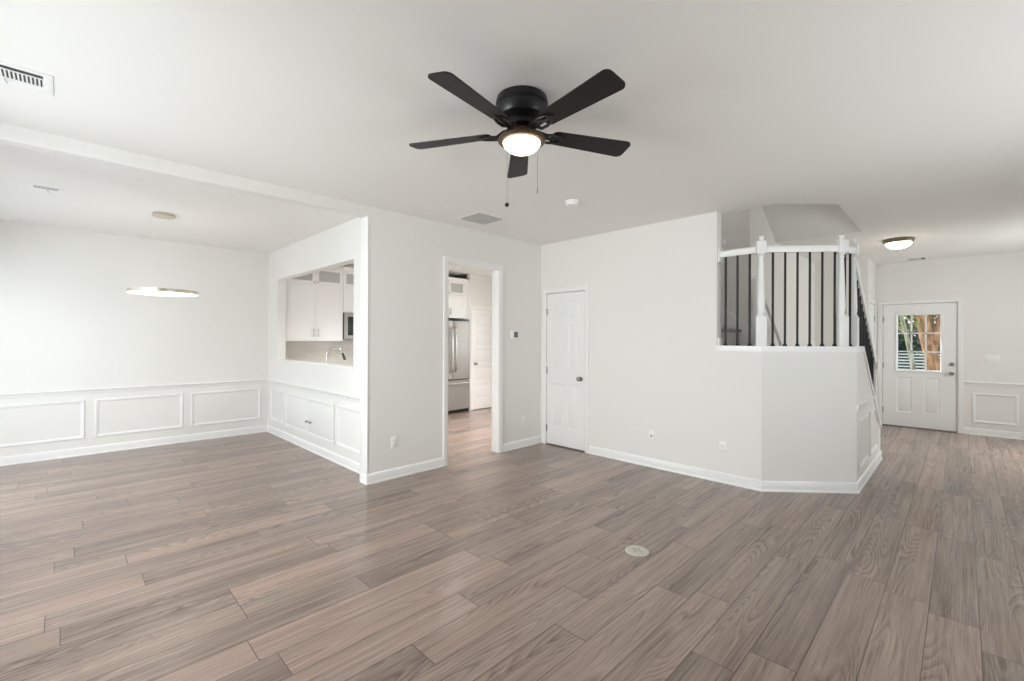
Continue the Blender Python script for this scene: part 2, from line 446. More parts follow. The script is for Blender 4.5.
# ------------------------------------------------------------------ walls
DW = (3.11, 3.915, -1, 2.315)                    # kitchen doorway
mb = MB()
for a, b, c, d in cells(2.14, XB + T, 0, H, [(DW[0], DW[1], 0, DW[3])]): mb.box(a, b, YA, YA + T, c, d)
bmesh.ops.remove_doubles(mb.bm, verts=mb.bm.verts[:], dist=1e-5)
struct(mb.build('wall_kitchen', 'wall'), 'pale grey wall with the cased doorway into the kitchen', 'wall')
mb = MB(); mb.box(XL, 2.14, YA, YA + T, 2.652, H)
struct(mb.build('ceiling_beam', 'wall'), 'shallow dropped header between living room and dining room', 'beam')
PT = (4.72, 7.19, 1.12, 2.315)                   # pass-through
wall_x('wall_passthrough', XP, XP + T, YA + T, YD, 0, H, [PT], 'white wall with a pass-through opening into the kitchen', 'wall')
wall_y('wall_dining', YD, YD + T, XL, 6.9, 0, H, [], 'long white dining room wall with wainscot panels')
CD = (3.40, 4.045)
wall_x('wall_closet', XB, XB + T, YE, YA, 0, H, [(CD[0] - 0.004, CD[1] + 0.004, 0, 2.068)], 'white wall with a closet door in the corner')
WL = [(1.8, 3.9, 0.6, 2.4), (4.6, 7.2, 0.05, 2.2)]
wall_x('wall_left', XL - T, XL, YR, YD, 0, H, WL, 'white wall with windows and patio door, left of the camera')
WR = [(1.7, 4.3, 0.7, 2.3), (7.6, 8.8, 0.7, 2.3)]
wall_y('wall_right', YR - T, YR, XL - T, XF + T, 0, H, WR, 'white wall with windows, right of the camera')
FD = (0.045, 0.96)
wall_x('wall_front', XF, XF + T, YR, 1.9, 0, H, [(FD[0], FD[1], 0, 2.05)], 'white foyer wall around the front door')
SD = (9.12, 9.80)
wall_y('wall_entry_closet', 1.055, 1.055 + T, 9.05, XF, 0, H, [(SD[0], SD[1], 0, 2.05)], 'short white wall with a closet door beside the front door')
wall_x('wall_entry_return', 9.05, 9.05 + T, 1.055 + T, YE, 0, H, [], 'white return wall at the end of the stair hall')
wall_y('wall_stair_side', YE, YE + T, 5.72 + T, 9.05 + T, 0, 4.6, [], 'pale wall along the lower stair flight')
wall_x('wall_stair_upper', 5.72, 5.72 + T, YE, YA, 0, 4.6, [], 'shaded grey wall along the upper stair flight')
KW = [(4.95, 6.35, 0.95, 2.15)]
wall_x('wall_kitchen_side', 6.63, 6.63 + T, YA + T, YD, 0, H, KW, 'white kitchen side wall with a window, past the pantry')
wall_y('wall_kitchen_near', YA, YA + T, XB + T, 6.75, 0, H, [], 'kitchen side of the wall behind the stairs')
PD = (5.86, 6.50)
wall_y('wall_pantry', 6.98, 6.98 + 0.1, 5.78, 6.63, 0, H, [(PD[0], PD[1], 0, 2.045)], 'white kitchen wall around the pantry door')

# stairwell shaft above the ceiling
mb = MB(); Z0, Z1 = H + 0.28, 4.6
mb.box(4.72, 4.84, 1.2, 4.05, Z0, Z1)
mb.box(4.72, 6.9, 4.05, 4.17, Z0, Z1)
mb.prism([(4.84, 1.27, Z0), (5.28, 0.845, Z0), (5.20, 0.76, Z0), (4.74, 1.19, Z0)], [(4.84, 1.27, Z1), (5.28, 0.845, Z1), (5.20, 0.76, Z1), (4.74, 1.19, Z1)])
mb.box(5.2, 7.0, 0.735, 0.855, Z0, Z1)
mb.box(4.6, 7.1, 0.7, 4.2, Z1, Z1 + 0.1)
struct(mb.build('wall_stairwell', 'wall'), 'upper walls of the stairwell seen through the ceiling opening', 'wall')
# sloped soffit rising over the lower flight
mb = MB(); x1, z1, x0, z0 = 6.77, H, 4.95, H + 1.82 * 0.62
mb.prism([(x1, 0.80, z1), (x0, 0.80, z0), (x0, 0.80, z0 + 0.1), (x1 + 0.05, 0.80, z1 + 0.1)], [(x1, YE, z1), (x0, YE, z0), (x0, YE, z0 + 0.1), (x1 + 0.05, YE, z1 + 0.1)])
struct(mb.build('ceiling_slope', 'wall'), 'sloping soffit above the stairs inside the ceiling opening', 'ceiling')

# half wall around the landing (wall stub, chamfer, sloping knee wall)
C0, C1, C2, C3 = (XB, YE), (XB, 1.35), (5.31, 0.70), (7.06, 0.70)
def offs(path, d, side=1):
    P = [Vector(p) for p in path]; out = []
    for i in range(len(P)):
        d0 = (P[i] - P[i - 1]).normalized() if i else None
        d1 = (P[i + 1] - P[i]).normalized() if i < len(P) - 1 else None
        d0 = d0 or d1; d1 = d1 or d0
        n0 = Vector((-d0.y, d0.x)) * side; n1 = Vector((-d1.y, d1.x)) * side
        b = n0 + n1; b /= b.dot(n0); out.append((P[i].x + b.x * d, P[i].y + b.y * d))
    return out
I0, I1, I2, I3 = offs([C0, C1, C2, C3], T)
ZC = 1.328; XS = 5.66; SL = 0.70
def kz(x): return ZC - SL * max(0, x - XS)
mb = MB()
mb.rings([[(*C0, 0), (*I0, 0), (*I0, ZC), (*C0, ZC)], [(*C1, 0), (*I1, 0), (*I1, ZC), (*C1, ZC)], [(*C2, 0), (*I2, 0), (*I2, ZC), (*C2, ZC)],
          [(XS, C2[1], 0), (XS, I2[1], 0), (XS, I2[1], ZC), (XS, C2[1], ZC)], [(C3[0], C3[1], 0), (*I3, 0), (*I3, kz(C3[0])), (*C3, kz(C3[0]))]])
struct(mb.build('wall_stair', 'wall'), 'angled white half wall wrapping the stair landing', 'wall')
# cap on the half wall
mb = MB()
def capring(c, i, z, e=0.012):
    c, i = Vector(c), Vector(i); d = (i - c).normalized()
    a = c - d * e * 1.0; b = i + d * e
    return [(a.x, a.y, z), (b.x, b.y, z), (b.x, b.y, z + 0.055), (a.x, a.y, z + 0.055)]
S0 = (XS, C2[1]); S1 = (XS, I2[1])
mb.rings([capring(C0, I0, ZC), capring(C1, I1, ZC), capring(C2, I2, ZC), capring(S0, S1, ZC), capring(C3, I3, kz(C3[0]))])
struct(mb.build('trim_1', 'trim'), 'white cap along the top of the angled half wall', 'trim')

# ------------------------------------------------------------------ baseboards and chair rails
def base(name, path, label, side=1):
    return struct(sweep(path, BASE, side).build(name, 'trim', sharp=40), label, 'baseboard')
base('baseboard_left', [(2.14 - 0.002, YA + T), (2.14 - 0.002, YA - 0.0), (DW[0] - 0.065, YA)], 'white baseboard at the foot of the grey wall, left of the kitchen doorway', -1)
base('baseboard_right', [(DW[1] + 0.065, YA), (XB, YA)], 'white baseboard in the corner between kitchen doorway and closet door', -1)
base('baseboard_closet', [(XB, CD[0] - 0.065), C1, C2, C3], 'white baseboard along the closet wall and angled half wall', -1)
base('baseboard_dining', [(XL, YD), (XP, YD)], 'white baseboard along the long dining room wall', -1)
base('baseboard_passthrough', [(XP, YD), (XP, YA + T)], 'white baseboard under the pass-through wall', -1)
base('baseboard_front', [(XF, FD[0] - 0.065), (XF, YR)], 'white baseboard on the foyer wall, right of the front door', -1)
base('baseboard_side', [(XL, YR), (XF, YR)], 'white baseboard along the wall right of the camera', 1)
base('baseboard_back', [(XL, YR), (XL, 4.9)], 'white baseboard along the window wall left of the camera', -1)
base('baseboard_pantry', [(5.78, 6.98), (PD[0] - 0.06, 6.98)], 'short white baseboard between refrigerator and pantry door', -1)
base('baseboard_stair', [(7.3, YE), (9.05, YE), (9.05, 1.055), (SD[0] - 0.06, 1.055)], 'white baseboard in the hall past the stairs', -1)

tn = [1]
def trim(mb, label, mat='trim'):
    tn[0] += 1
    return struct(mb.build('trim_%d' % tn[0], mat), label, 'trim')
trim(sweep([(XL, YD), (XP, YD), (XP, YA + T)], CHAIR, -1, 0.785), 'white chair rail around the dining room walls')
trim(sweep([(XF, FD[0] - 0.065), (XF, YR)], CHAIR, -1, 0.79), 'white chair rail on the foyer wall beside the front door')
xk = XS + (ZC - 0.80) / SL - 0.03
trim(sweep([C2, (xk, 0.70)], [(o * 0.6, z) for o, z in CHAIR], -1, 0.80), 'white chair rail on the side of the stair knee wall')
f = onY(YD)
for a, b, w in ((-0.69, 0.20, 'partly cut off by the left edge, beside the patio door'), (0.292, 1.186, 'below the ring chandelier, in the middle of the dining wall'), (1.272, 2.157, 'in the far dining room corner')):
    trim(panel_frame(rect(a, b, 0.205, 0.675), f), 'white wainscot frame ' + w)
f = onX(XP)
trim(panel_frame(rect(6.86, 7.46, 0.205, 0.675), f), 'narrow white wainscot frame left of the low cupboard doors')
trim(panel_frame(rect(4.50, 5.10, 0.205, 0.675), f), 'white wainscot frame right of the low cupboard doors')
f = onX(XF)
trim(panel_frame(rect(-0.585, -0.115, 0.19, 0.64), f), 'white wainscot frame just right of the front door')
trim(panel_frame(rect(-1.20, -0.69, 0.19, 0.64), f), 'white wainscot frame at the right end of the foyer wall')
f = onY(0.70)
trim(panel_frame(rect(5.40, 6.00, 0.205, 0.675), f), 'square white wainscot frame at the near end of the knee wall')
xq = XS + (ZC - 0.675) / SL - 0.10; xr = 6.74
trim(panel_frame([(6.11, 0.205), (xr, 0.205), (xr, kz(xr) - 0.08), (xq, 0.675), (6.11, 0.675)], f), 'cut-corner white wainscot frame under the sloping knee wall cap')

# casings (door trim)
def casing(poly_in, f, w=0.06, label='', sides='lrt'):
    s0, s1, t1 = poly_in
    prof = [(0, 0), (0, 0.008), (0.012, 0.012), (w - 0.012, 0.018), (w, 0.015), (w, 0)]
    rs = []
    for (s, t, ds, dt) in ((s0, 0, -1, 0), (s0, t1, -1, 1), (s1, t1, 1, 1), (s1, 0, 1, 0)):
        rs.append([f(s + ds * o, t + dt * o, h) for o, h in prof])
    mb = MB(); mb.rings(rs, True, True, True)
    return trim(mb, label)
casing((DW[0], DW[1], DW[3]), onY(YA), 0.06, 'white casing around the kitchen doorway')
casing((DW[0], DW[1], DW[3]), onY(YA + T, 1), 0.06, 'white casing on the kitchen side of the doorway')
casing((CD[0] - 0.004, CD[1] + 0.004, 2.068), onX(XB), 0.055, 'white casing around the corner closet door')
casing((FD[0], FD[1], 2.05), onX(XF), 0.06, 'white casing around the front door')
casing((SD[0], SD[1], 2.05), onY(1.055), 0.06, 'white casing around the closet door beside the front door')
casing((PD[0], PD[1], 2.045), onY(6.98), 0.055, 'white casing around the kitchen pantry door')
# doorway jamb liner
mb = MB(); mb.box(DW[0] - 0.002, DW[0] + 0.008, YA - 0.004, YA + T + 0.004, 0, DW[3]); mb.box(DW[1] - 0.008, DW[1] + 0.002, YA - 0.004, YA + T + 0.004, 0, DW[3]); mb.box(DW[0], DW[1], YA - 0.004, YA + T + 0.004, DW[3] - 0.008, DW[3] + 0.002)
trim(mb, 'white jamb lining the kitchen doorway')
# wall-end cap at the dining opening and its lining
mb = MB(); mb.box(2.128, 2.142, YA - 0.006, YA + T + 0.03, 0, 2.652, 0.003)
trim(mb, 'white trim on the wall end between dining and living room')
# pass-through sill and lining
mb = MB(); mb.box(XP - 0.012, XP + T + 0.01, PT[0], PT[1], PT[2] - 0.02, PT[2] + 0.004, 0.003)
trim(mb, 'white sill of the kitchen pass-through')
mb = MB(); mb.box(XB - 0.01, XB + 0.05, CD[0], CD[1], 0, 0.009, 0.003)
trim(mb, 'brown threshold strip under the corner closet door', 'threshold')
mb = MB(); mb.box(XF - 0.01, XF + 0.10, FD[0], FD[1], 0, 0.014, 0.003)
trim(mb, 'brown threshold strip under the front door', 'threshold')

# ------------------------------------------------------------------ doors
PANEL = [(0, 0), (0.010, -0.007), (0.020, -0.009), (0.034, -0.004)]
def panel_slab(mb, s0, s1, t0, t1, panels, f, th, hole=None, prof=PANEL):
    xs = sorted({s0, s1, *[v for p in panels for v in p[:2]], *(hole[:2] if hole else ())})
    ts = sorted({t0, t1, *[v for p in panels for v in p[2:]], *(hole[2:] if hole else ())})
    allp = list(panels) + ([hole] if hole else [])
    for a, b in zip(xs, xs[1:]):
        for c, d in zip(ts, ts[1:]):
            m, q = (a + b) / 2, (c + d) / 2
            inhole = hole and hole[0] < m < hole[1] and hole[2] < q < hole[3]
            if not any(p[0] < m < p[1] and p[2] < q < p[3] for p in allp):
                mb.quad(f(a, c, 0), f(b, c, 0), f(b, d, 0), f(a, d, 0))
            if not inhole:
                mb.quad(f(a, c, -th), f(b, c, -th), f(b, d, -th), f(a, d, -th))
    for p in panels: ring_profile(mb, rect(*p), prof, f, True)
    for lp in [rect(s0, s1, t0, t1)] + ([rect(*hole)] if hole else []):
        for i in range(4):
            a, b = lp[i], lp[(i + 1) % 4]
            mb.quad(f(*a, 0), f(*b, 0), f(*b, -th), f(*a, -th))
    bmesh.ops.remove_doubles(mb.bm, verts=mb.bm.verts[:], dist=1e-5)
def six_panels(s0, s1, t0, t1):
    w = s1 - s0; st = 0.105 * w / 0.66; mid = (s0 + s1) / 2; g = 0.045
    h = t1 - t0
    rows = [(t0 + 0.115 * h, t0 + 0.405 * h), (t0 + 0.50 * h, t0 + 0.79 * h), (t0 + 0.845 * h, t0 + 0.94 * h)]
    return [(a, b, c, d) for c, d in rows for a, b in ((s0 + st, mid - g), (mid + g, s1 - st))]
def knob(parent, f, s, t, name='knob', mat='nickel'):
    p0 = Vector(f(s, t, 0)); ax = (Vector(f(s, t, 1)) - p0)
    mb = MB(); mb.lathe([(0.030, 0), (0.031, 0.004), (0.026, 0.009), (0.012, 0.012), (0.011, 0.030), (0.020, 0.036), (0.027, 0.046), (0.028, 0.054), (0.022, 0.063), (0.008, 0.067)], p0, ax, 24)
    k = mb.build(name, mat, parent); return k
def hinges(parent, f, s, ts, w=0.012):
    for t in ts:
        p = Vector(f(s, t - 0.045, 0.006)); q = Vector(f(s, t + 0.045, 0.006))
        mb = MB(); mb.tube([p, q], 0.0065, 10)
        a = Vector(f(s - 0.012, t - 0.044, 0.001)); b = Vector(f(s + 0.012, t + 0.044, 0.0025))
        mb.box(a.x, b.x, a.y, b.y, a.z, b.z)
        mb.build('hinge', 'hinge', parent)

def std_door(name, f, s0, s1, t0, t1, label, hinge_s, knob_s, kt=0.92, panels=None):
    mb = MB(); panel_slab(mb, s0, s1, t0, t1, panels or six_panels(s0, s1, t0, t1), f, 0.035)
    d = struct(mb.build(name, 'door', sharp=20), label, 'door')
    hinges(d, f, hinge_s, (t0 + 0.21, t0 + 1.0, t0 + 1.80)); knob(d, f, knob_s, kt)
    return d
std_door('door_1', onX(XB + 0.006), CD[0], CD[1], 0.016, 2.062, 'white six panel closet door in the living room corner', CD[1] - 0.001, 3.475, 0.93)
std_door('door_3', onY(1.055 + 0.006), SD[0] + 0.004, SD[1] - 0.004, 0.012, 2.046, 'white closet door on the side wall by the front door', SD[1] - 0.004, SD[0] + 0.07)
h5 = [(PD[0] + 0.10, PD[1] - 0.10, 0.22 + k * 0.362, 0.22 + k * 0.362 + 0.29) for k in range(5)]
std_door('door_4', onY(6.98 + 0.006), PD[0] + 0.004, PD[1] - 0.004, 0.012, 2.041, 'white five panel pantry door seen through the kitchen doorway', PD[1] - 0.004, PD[0] + 0.07, 0.94, h5)

# front door with nine-lite glass
f = onX(XF + 0.012)
LT = (0.222, 0.785, 0.935, 1.885)
mb = MB(); panel_slab(mb, FD[0] + 0.005, FD[1] - 0.005, 0.016, 2.044, [(0.245, 0.44, 0.25, 0.835), (0.585, 0.775, 0.25, 0.835)], f, 0.045, LT)
d2 = struct(mb.build('door_2', 'door', sharp=20), 'white front door with a nine pane window', 'door')
mb = MB(); ring_profile(mb, inset(rect(*LT), -0.012), [(0, 0), (0.004, 0.012), (0.016, 0.016), (0.030, 0.008), (0.036, -0.01)], f); 
mb.build('glazing_frame', 'trim', d2)
mb = MB(); g = (LT[0] + 0.02, LT[1] - 0.02, LT[2] + 0.02, LT[3] - 0.02)
for k in (1, 2):
    s = g[0] + (g[1] - g[0]) * k / 3; a = f(s - 0.011, g[2], -0.002); b = f(s + 0.011, g[3], -0.016); mb.box(a[0], b[0], a[1], b[1], a[2], b[2])
    t = g[2] + (g[3] - g[2]) * k / 3; a = f(g[0], t - 0.010, -0.002); b = f(g[1], t + 0.010, -0.016); mb.box(a[0], b[0], a[1], b[1], a[2], b[2])
mb.build('muntin', 'trim', d2)
mb = MB(); a = f(LT[0], LT[2], -0.019); b = f(LT[1], LT[3], -0.025); mb.box(a[0], b[0], a[1], b[1], a[2], b[2])
mb.build('glass_pane', 'glass', d2)
hinges(d2, f, FD[1] - 0.003, (0.27, 1.02, 1.80)); knob(d2, f, 0.115, 0.92)
mb = MB(); mb.lathe([(0.030, 0), (0.030, 0.006), (0.024, 0.012), (0.006, 0.013)], f(0.115, 1.07, 0), (-1, 0, 0), 20); mb.box(XF - 0.018, XF + 0.002, 0.108, 0.122, 1.05, 1.09, 0.003)
mb.build('deadbolt', 'nickel', d2)

mb = MB(); mb.box(XF + 0.060, XF + T, FD[0] - 0.002, FD[0] + 0.02, 0, 2.05); mb.box(XF + 0.060, XF + T, FD[1] - 0.02, FD[1] + 0.002, 0, 2.05); mb.box(XF + 0.060, XF + T, FD[0], FD[1], 2.03, 2.052)
trim(mb, 'white door stop inside the front door opening')
# low cupboard doors under the pass-through
def shaker(mb, s0, s1, t0, t1, f, th=0.018, st=0.055, dep=0.006):
    panel_slab(mb, s0, s1, t0, t1, [(s0 + st, s1 - st, t0 + st, t1 - st)], f, th, None, [(0, 0), (0.001, -dep), (0.003, -dep)])
f = onX(XP - 0.016)
e = empty('wall_cupboard', (XP, 5.98, 0.2), 'low white double door wall cupboard under the kitchen pass-through', 'cupboard')
for a, b in ((5.185, 6.015), (6.03, 6.80)):
    mb = MB(); panel_slab(mb, a, b, 0.195, 0.675, [(a + 0.03, b - 0.03, 0.225, 0.645)], f, 0.015, None, [(0, 0), (0.008, -0.006), (0.016, -0.007), (0.03, -0.003)])
    dd = mb.build('door', 'door', e, 20)
    if a < 5.5:
        for s in (5.97, 5.85):
            mb = MB(); mb.lathe([(0.012, 0), (0.010, 0.006), (0.007, 0.012), (0.015, 0.022), (0.015, 0.028), (0.006, 0.033)], f(s, 0.37, 0), (-1, 0, 0), 16)
            mb.build('knob', 'nickel', dd)

# windows that light the room (left and right of the camera)
def window(name, axis, c, s0, s1, t0, t1, label, nx=2, sgn=1):
    mb = MB(); w = 0.05
    def bx(a, b, lo, hi, d0, d1):
        if axis == 'x': mb.box(c + d0, c + d1, a, b, lo, hi)
        else: mb.box(a, b, c + d0, c + d1, lo, hi)
    bx(s0, s0 + w, t0, t1, -0.03, 0.03); bx(s1 - w, s1, t0, t1, -0.03, 0.03); bx(s0, s1, t0, t0 + w, -0.03, 0.03); bx(s0, s1, t1 - w, t1, -0.03, 0.03)
    for k in range(1, nx):
        m = s0 + (s1 - s0) * k / nx; bx(m - 0.03, m + 0.03, t0, t1, -0.028, 0.028)
    fr = struct(mb.build(name, 'trim'), label, 'window')
    mb = MB(); bx(s0 + 0.02, s1 - 0.02, t0 + 0.02, t1 - 0.02, -0.004, 0.004); mb.build('glass_pane', 'glass', fr)
window('window_1', 'x', XL - 0.06, *WL[0], 'white framed living room window left of the camera')
window('window_2', 'x', XL - 0.06, *WL[1], 'white framed patio door in the dining room')
window('window_3', 'y', YR - 0.06, *WR[0], 'white framed wide window right of the camera')
window('window_4', 'y', YR - 0.06, *WR[1], 'white framed small window on the foyer side')
window('window_5', 'x', 6.63 + 0.06, *KW[0], 'white framed kitchen window out of sight')

# ------------------------------------------------------------------ stairs
RS = 1.36 / 7; TR = 0.255
st = empty('staircase', (5.9, 1.3, 0), 'white and grey staircase with landing behind the angled half wall', 'staircase')
mb = MB()
ins = offs([C0, C1, C2, C3], T + 0.003)
mb.prism([(4.843, YE + 0.1, 1.16), (*ins[1], 1.16), (*ins[2], 1.16), (5.66, 0.823, 1.16), (5.66, YE - 0.003, 1.16), (5.716, YE - 0.003, 1.16), (5.716, YE + 0.1, 1.16)],
         [(4.843, YE + 0.1, 1.355), (*ins[1], 1.355), (*ins[2], 1.355), (5.66, 0.823, 1.355), (5.66, YE - 0.003, 1.355), (5.716, YE - 0.003, 1.355), (5.716, YE + 0.1, 1.355)])
mb.build('landing', 'tread', st)
for k in range(6):                                    # lower flight, down towards the front door
    z = 1.36 - RS * (k + 1); xa = 5.66 + TR * k
    mb = MB(); mb.box(xa, xa + TR + 0.025, 0.823, YE - 0.003, z - 0.035, z, 0.008); mb.build('tread', 'tread', st)
    mb = MB(); mb.box(xa + TR - 0.018, xa + TR, 0.823, YE - 0.003, 0 if k == 5 else z - RS, z - 0.036); mb.build('riser', 'riser', st)
for k in range(9):                                    # upper flight, rising behind the closet wall
    z = 1.38 + 0.188 * (k + 1); ya = 1.875 + 0.235 * k
    mb = MB()
    if k == 0: # bullnose front
        mb.box(4.843, 5.716, ya - 0.03, ya + 0.235, z - 0.035, z, 0.014, 3)
    else: mb.box(4.843, 5.716, ya - 0.025, ya + 0.235, z - 0.035, z, 0.008)
    mb.build('tread', 'tread', st)
    mb = MB(); mb.box(4.843, 5.716, ya, ya + 0.018, z - 0.188 - (0.03 if k == 0 else 0.0), z - 0.036); mb.build('riser', 'riser', st)
# skirt boards
mb = MB(); y0, y1 = YE + 0.01, 4.0; sl = 0.188 / 0.235
zz = lambda y: 1.60 + sl * (y - YE)
mb.prism([(5.704, y0, 1.36), (5.704, y0, zz(y0)), (5.704, y1, zz(y1)), (5.704, y1, zz(y1) - 0.42), (5.704, y0 + 0.15, 1.36)],
         [(5.7185, y0, 1.36), (5.7185, y0, zz(y0)), (5.7185, y1, zz(y1)), (5.7185, y1, zz(y1) - 0.42), (5.7185, y0 + 0.15, 1.36)])
mb.build('skirt_board', 'trim', st)
mb = MB(); zs = lambda x: 1.60 - RS / TR * (x - 5.72)
mb.prism([(5.74, YE - 0.002, zs(5.74)), (7.2, YE - 0.002, zs(7.2)), (7.2, YE - 0.002, 0.0), (6.95, YE - 0.002, 0), (5.74, YE - 0.002, zs(5.74) - 0.45)],
         [(5.74, YE - 0.018, zs(5.74)), (7.2, YE - 0.018, zs(7.2)), (7.2, YE - 0.018, 0.0), (6.95, YE - 0.018, 0), (5.74, YE - 0.018, zs(5.74) - 0.45)])
mb.build('skirt_board', 'trim', st)

# railing on the half wall
ZT = ZC + 0.055
rl = empty('stair_railing', (5.0, 1.1, ZT), 'white wooden railing with black iron balusters on the angled half wall', 'railing')
def newel(x, y, z, h, rotz, tall=True):
    mb = MB(); c, s = math.cos(rotz), math.sin(rotz); ax, ay = (c, s, 0), (-s, c, 0)
    def blk(z0, z1, hw, bev=0.004): mb.obox((x, y, (z0 + z1) / 2), ax, ay, (0, 0, 1), hw, hw, (z1 - z0) / 2, bev)
    b = 0.285
    blk(z, z + b, 0.045)
    top = z + h; bt = top - 0.175
    L = bt - (z + b)
    mb.lathe([(0.040, -0.004), (0.043, 0.008), (0.036, 0.022), (0.030, 0.032), (0.034, 0.05), (0.036, 0.10), (0.031, L * 0.45), (0.024, L * 0.80), (0.021, L - 0.05), (0.026, L - 0.035), (0.022, L - 0.022), (0.034, L - 0.006), (0.034, L + 0.004)], (x, y, z + b), seg=20)
    blk(bt, bt + 0.12, 0.042)
    mb.lathe([(0.036, -0.002), (0.036, 0.006), (0.016, 0.012), (0.018, 0.020), (0.026, 0.034), (0.024, 0.048), (0.012, 0.056), (0.002, 0.058)], (x, y, bt + 0.12), seg=20)
    return mb.build('newel_post', 'trim', rl)
ca = math.atan2(C2[1] - C1[1], C2[0] - C1[0])
P1 = (4.765, 1.370); P2 = (5.245, 0.815); P3 = (5.50, 0.760); P4 = (7.06, 0.760)
ZN = 2.445
newel(*P1, ZT, ZN - ZT, ca / 2 + PI / 4)
newel(*P2, ZT, ZN - ZT, ca)
newel(*P3, ZT, ZN - ZT, 0)
newel(*P4, 0.0, 1.27, 0)
RZ = 2.315; RPROF = None
def rail(a, b, name='handrail'):
    a, b = Vector(a), Vector(b); d = (b - a).normalized(); sd = d.cross(Vector((0, 0, 1))).normalized(); up = sd.cross(d)
    pr = [(-0.020, -0.032), (0.020, -0.032), (0.024, -0.012), (0.030, 0.004), (0.028, 0.022), (0.016, 0.033), (-0.016, 0.033), (-0.028, 0.022), (-0.030, 0.004), (-0.024, -0.012)]
    mb = MB(); mb.rings([[p + sd * u + up * w for u, w in pr] for p in (a, b)])
    return mb.build(name, 'trim', rl)
XR = XB + 0.055
rail((XR, YE - 0.018, RZ), (P1[0], P1[1] + 0.04, RZ))
dv = (Vector(P2) - Vector(P1)).normalized()
rail((P1[0] + dv.x * 0.04, P1[1] + dv.y * 0.04, RZ), (P2[0] - dv.x * 0.04, P2[1] - dv.y * 0.04, RZ))
rail((P2[0] + 0.035, P2[1] - 0.015, RZ), (P3[0] - 0.04, P3[1], RZ))
rz = lambda x: 2.255 - SL * (x - P3[0])
rail((P3[0] + 0.04, P3[1], rz(P3[0] + 0.04)), (P4[0] - 0.03, P4[1], rz(P4[0] - 0.03)))
mb = MB(); mb.box(XB + 0.012, XB + 0.108, YE - 0.02, YE - 0.001, 2.235, 2.39, 0.006); mb.build('rosette', 'trim', rl)
mb = MB(); mb.box(XB + 0.012, XB + 0.108, YE - 0.02, YE - 0.001, ZT, ZT + 0.075, 0.006); mb.build('wall_block', 'trim', rl)
def baluster(x, y, z0, z1):
    mb = MB(); h = 0.0088
    mb.box(x - h, x + h, y - h, y + h, z0 + 0.004, z1, 0.0015, 1)
    mb.lathe([(0.020, 0.0), (0.020, 0.006), (0.011, 0.026), (0.0105, 0.030)], (x, y, z0), seg=12)
    return mb.build('baluster', 'iron', rl)
for y in (1.700, 1.587, 1.474): baluster(XR - 0.005, y, ZT, RZ - 0.028)
for k in range(6):
    q = Vector(P1) + dv * (0.108 + 0.1135 * k); baluster(q.x, q.y, ZT, RZ - 0.028)
q = (Vector(P2) + Vector(P3)) / 2
for t in (-0.055, 0.055): baluster(q.x + t, 0.785 - t * 0.22, ZT, RZ - 0.028)
x = P3[0] + 0.13
while x < P4[0] - 0.08:
    zb = kz(x) + 0.055 if x > XS else ZT
    baluster(x, 0.760, zb - 0.004, rz(x) - 0.036); x += 0.106

l = bpy.data.lights.new('added_stairwell_light', 'POINT'); l.energy = 6; l.color = (1.0, 0.985, 0.96); l.shadow_soft_size = 0.15  # unseen lamp without a fixture, added to lift the dark stairwell wall
lo = bpy.data.objects.new('added_stairwell_light', l); COL.objects.link(lo); lo.location = (5.0, 2.7, 4.3)
# wall handrails
wh = empty('stair_handrail', (6.2, YE, 1.8), 'white sloping handrail fixed to the wall of the lower stair flight', 'handrail')
sl1 = 0.78; hz = lambda x: 2.14 - sl1 * (x - 5.78)
mb = MB(); mb.tube([(5.78, 1.70, hz(5.78)), (7.15, 1.70, hz(7.15))], 0.022, 14); mb.build('rail', 'trim', wh)
mb = MB(); mb.box(5.722, 5.775, 1.69, YE - 0.002, 1.36, 2.16, 0.006); mb.sphere((5.75, 1.715, 2.17), 0.024); mb.build('end_post', 'trim', wh)
for x in (5.95, 7.0):
    mb = MB(); mb.tube([(x, YE - 0.001, hz(x) - 0.075), (x, YE - 0.05, hz(x) - 0.07), (x, 1.70, hz(x) - 0.02)], 0.007, 10); mb.lathe([(0.026, 0), (0.026, 0.006), (0.01, 0.01)], (x, YE - 0.001, hz(x) - 0.075), (0, -1, 0), 16); mb.build('bracket', 'hinge', wh)
wh = empty('stair_handrail', (4.9, 2.4, 2.6), 'end of a white handrail rising behind the closet wall', 'handrail')
mb = MB(); mb.tube([(4.905, YE - 0.012, 2.46), (4.905, 3.6, 2.46 + 0.8 * (3.6 - YE + 0.012))], 0.018, 14); mb.build('rail', 'trim', wh)
for y in (1.95, 3.3):
    z = 2.46 + 0.8 * (y - YE + 0.012)
    mb = MB(); mb.tube([(4.841, y, z - 0.075), (4.88, y, z - 0.07), (4.905, y, z - 0.02)], 0.007, 10); mb.lathe([(0.026, 0), (0.026, 0.006), (0.01, 0.01)], (4.841, y, z - 0.075), (1, 0, 0), 16); mb.build('bracket', 'hinge', wh)

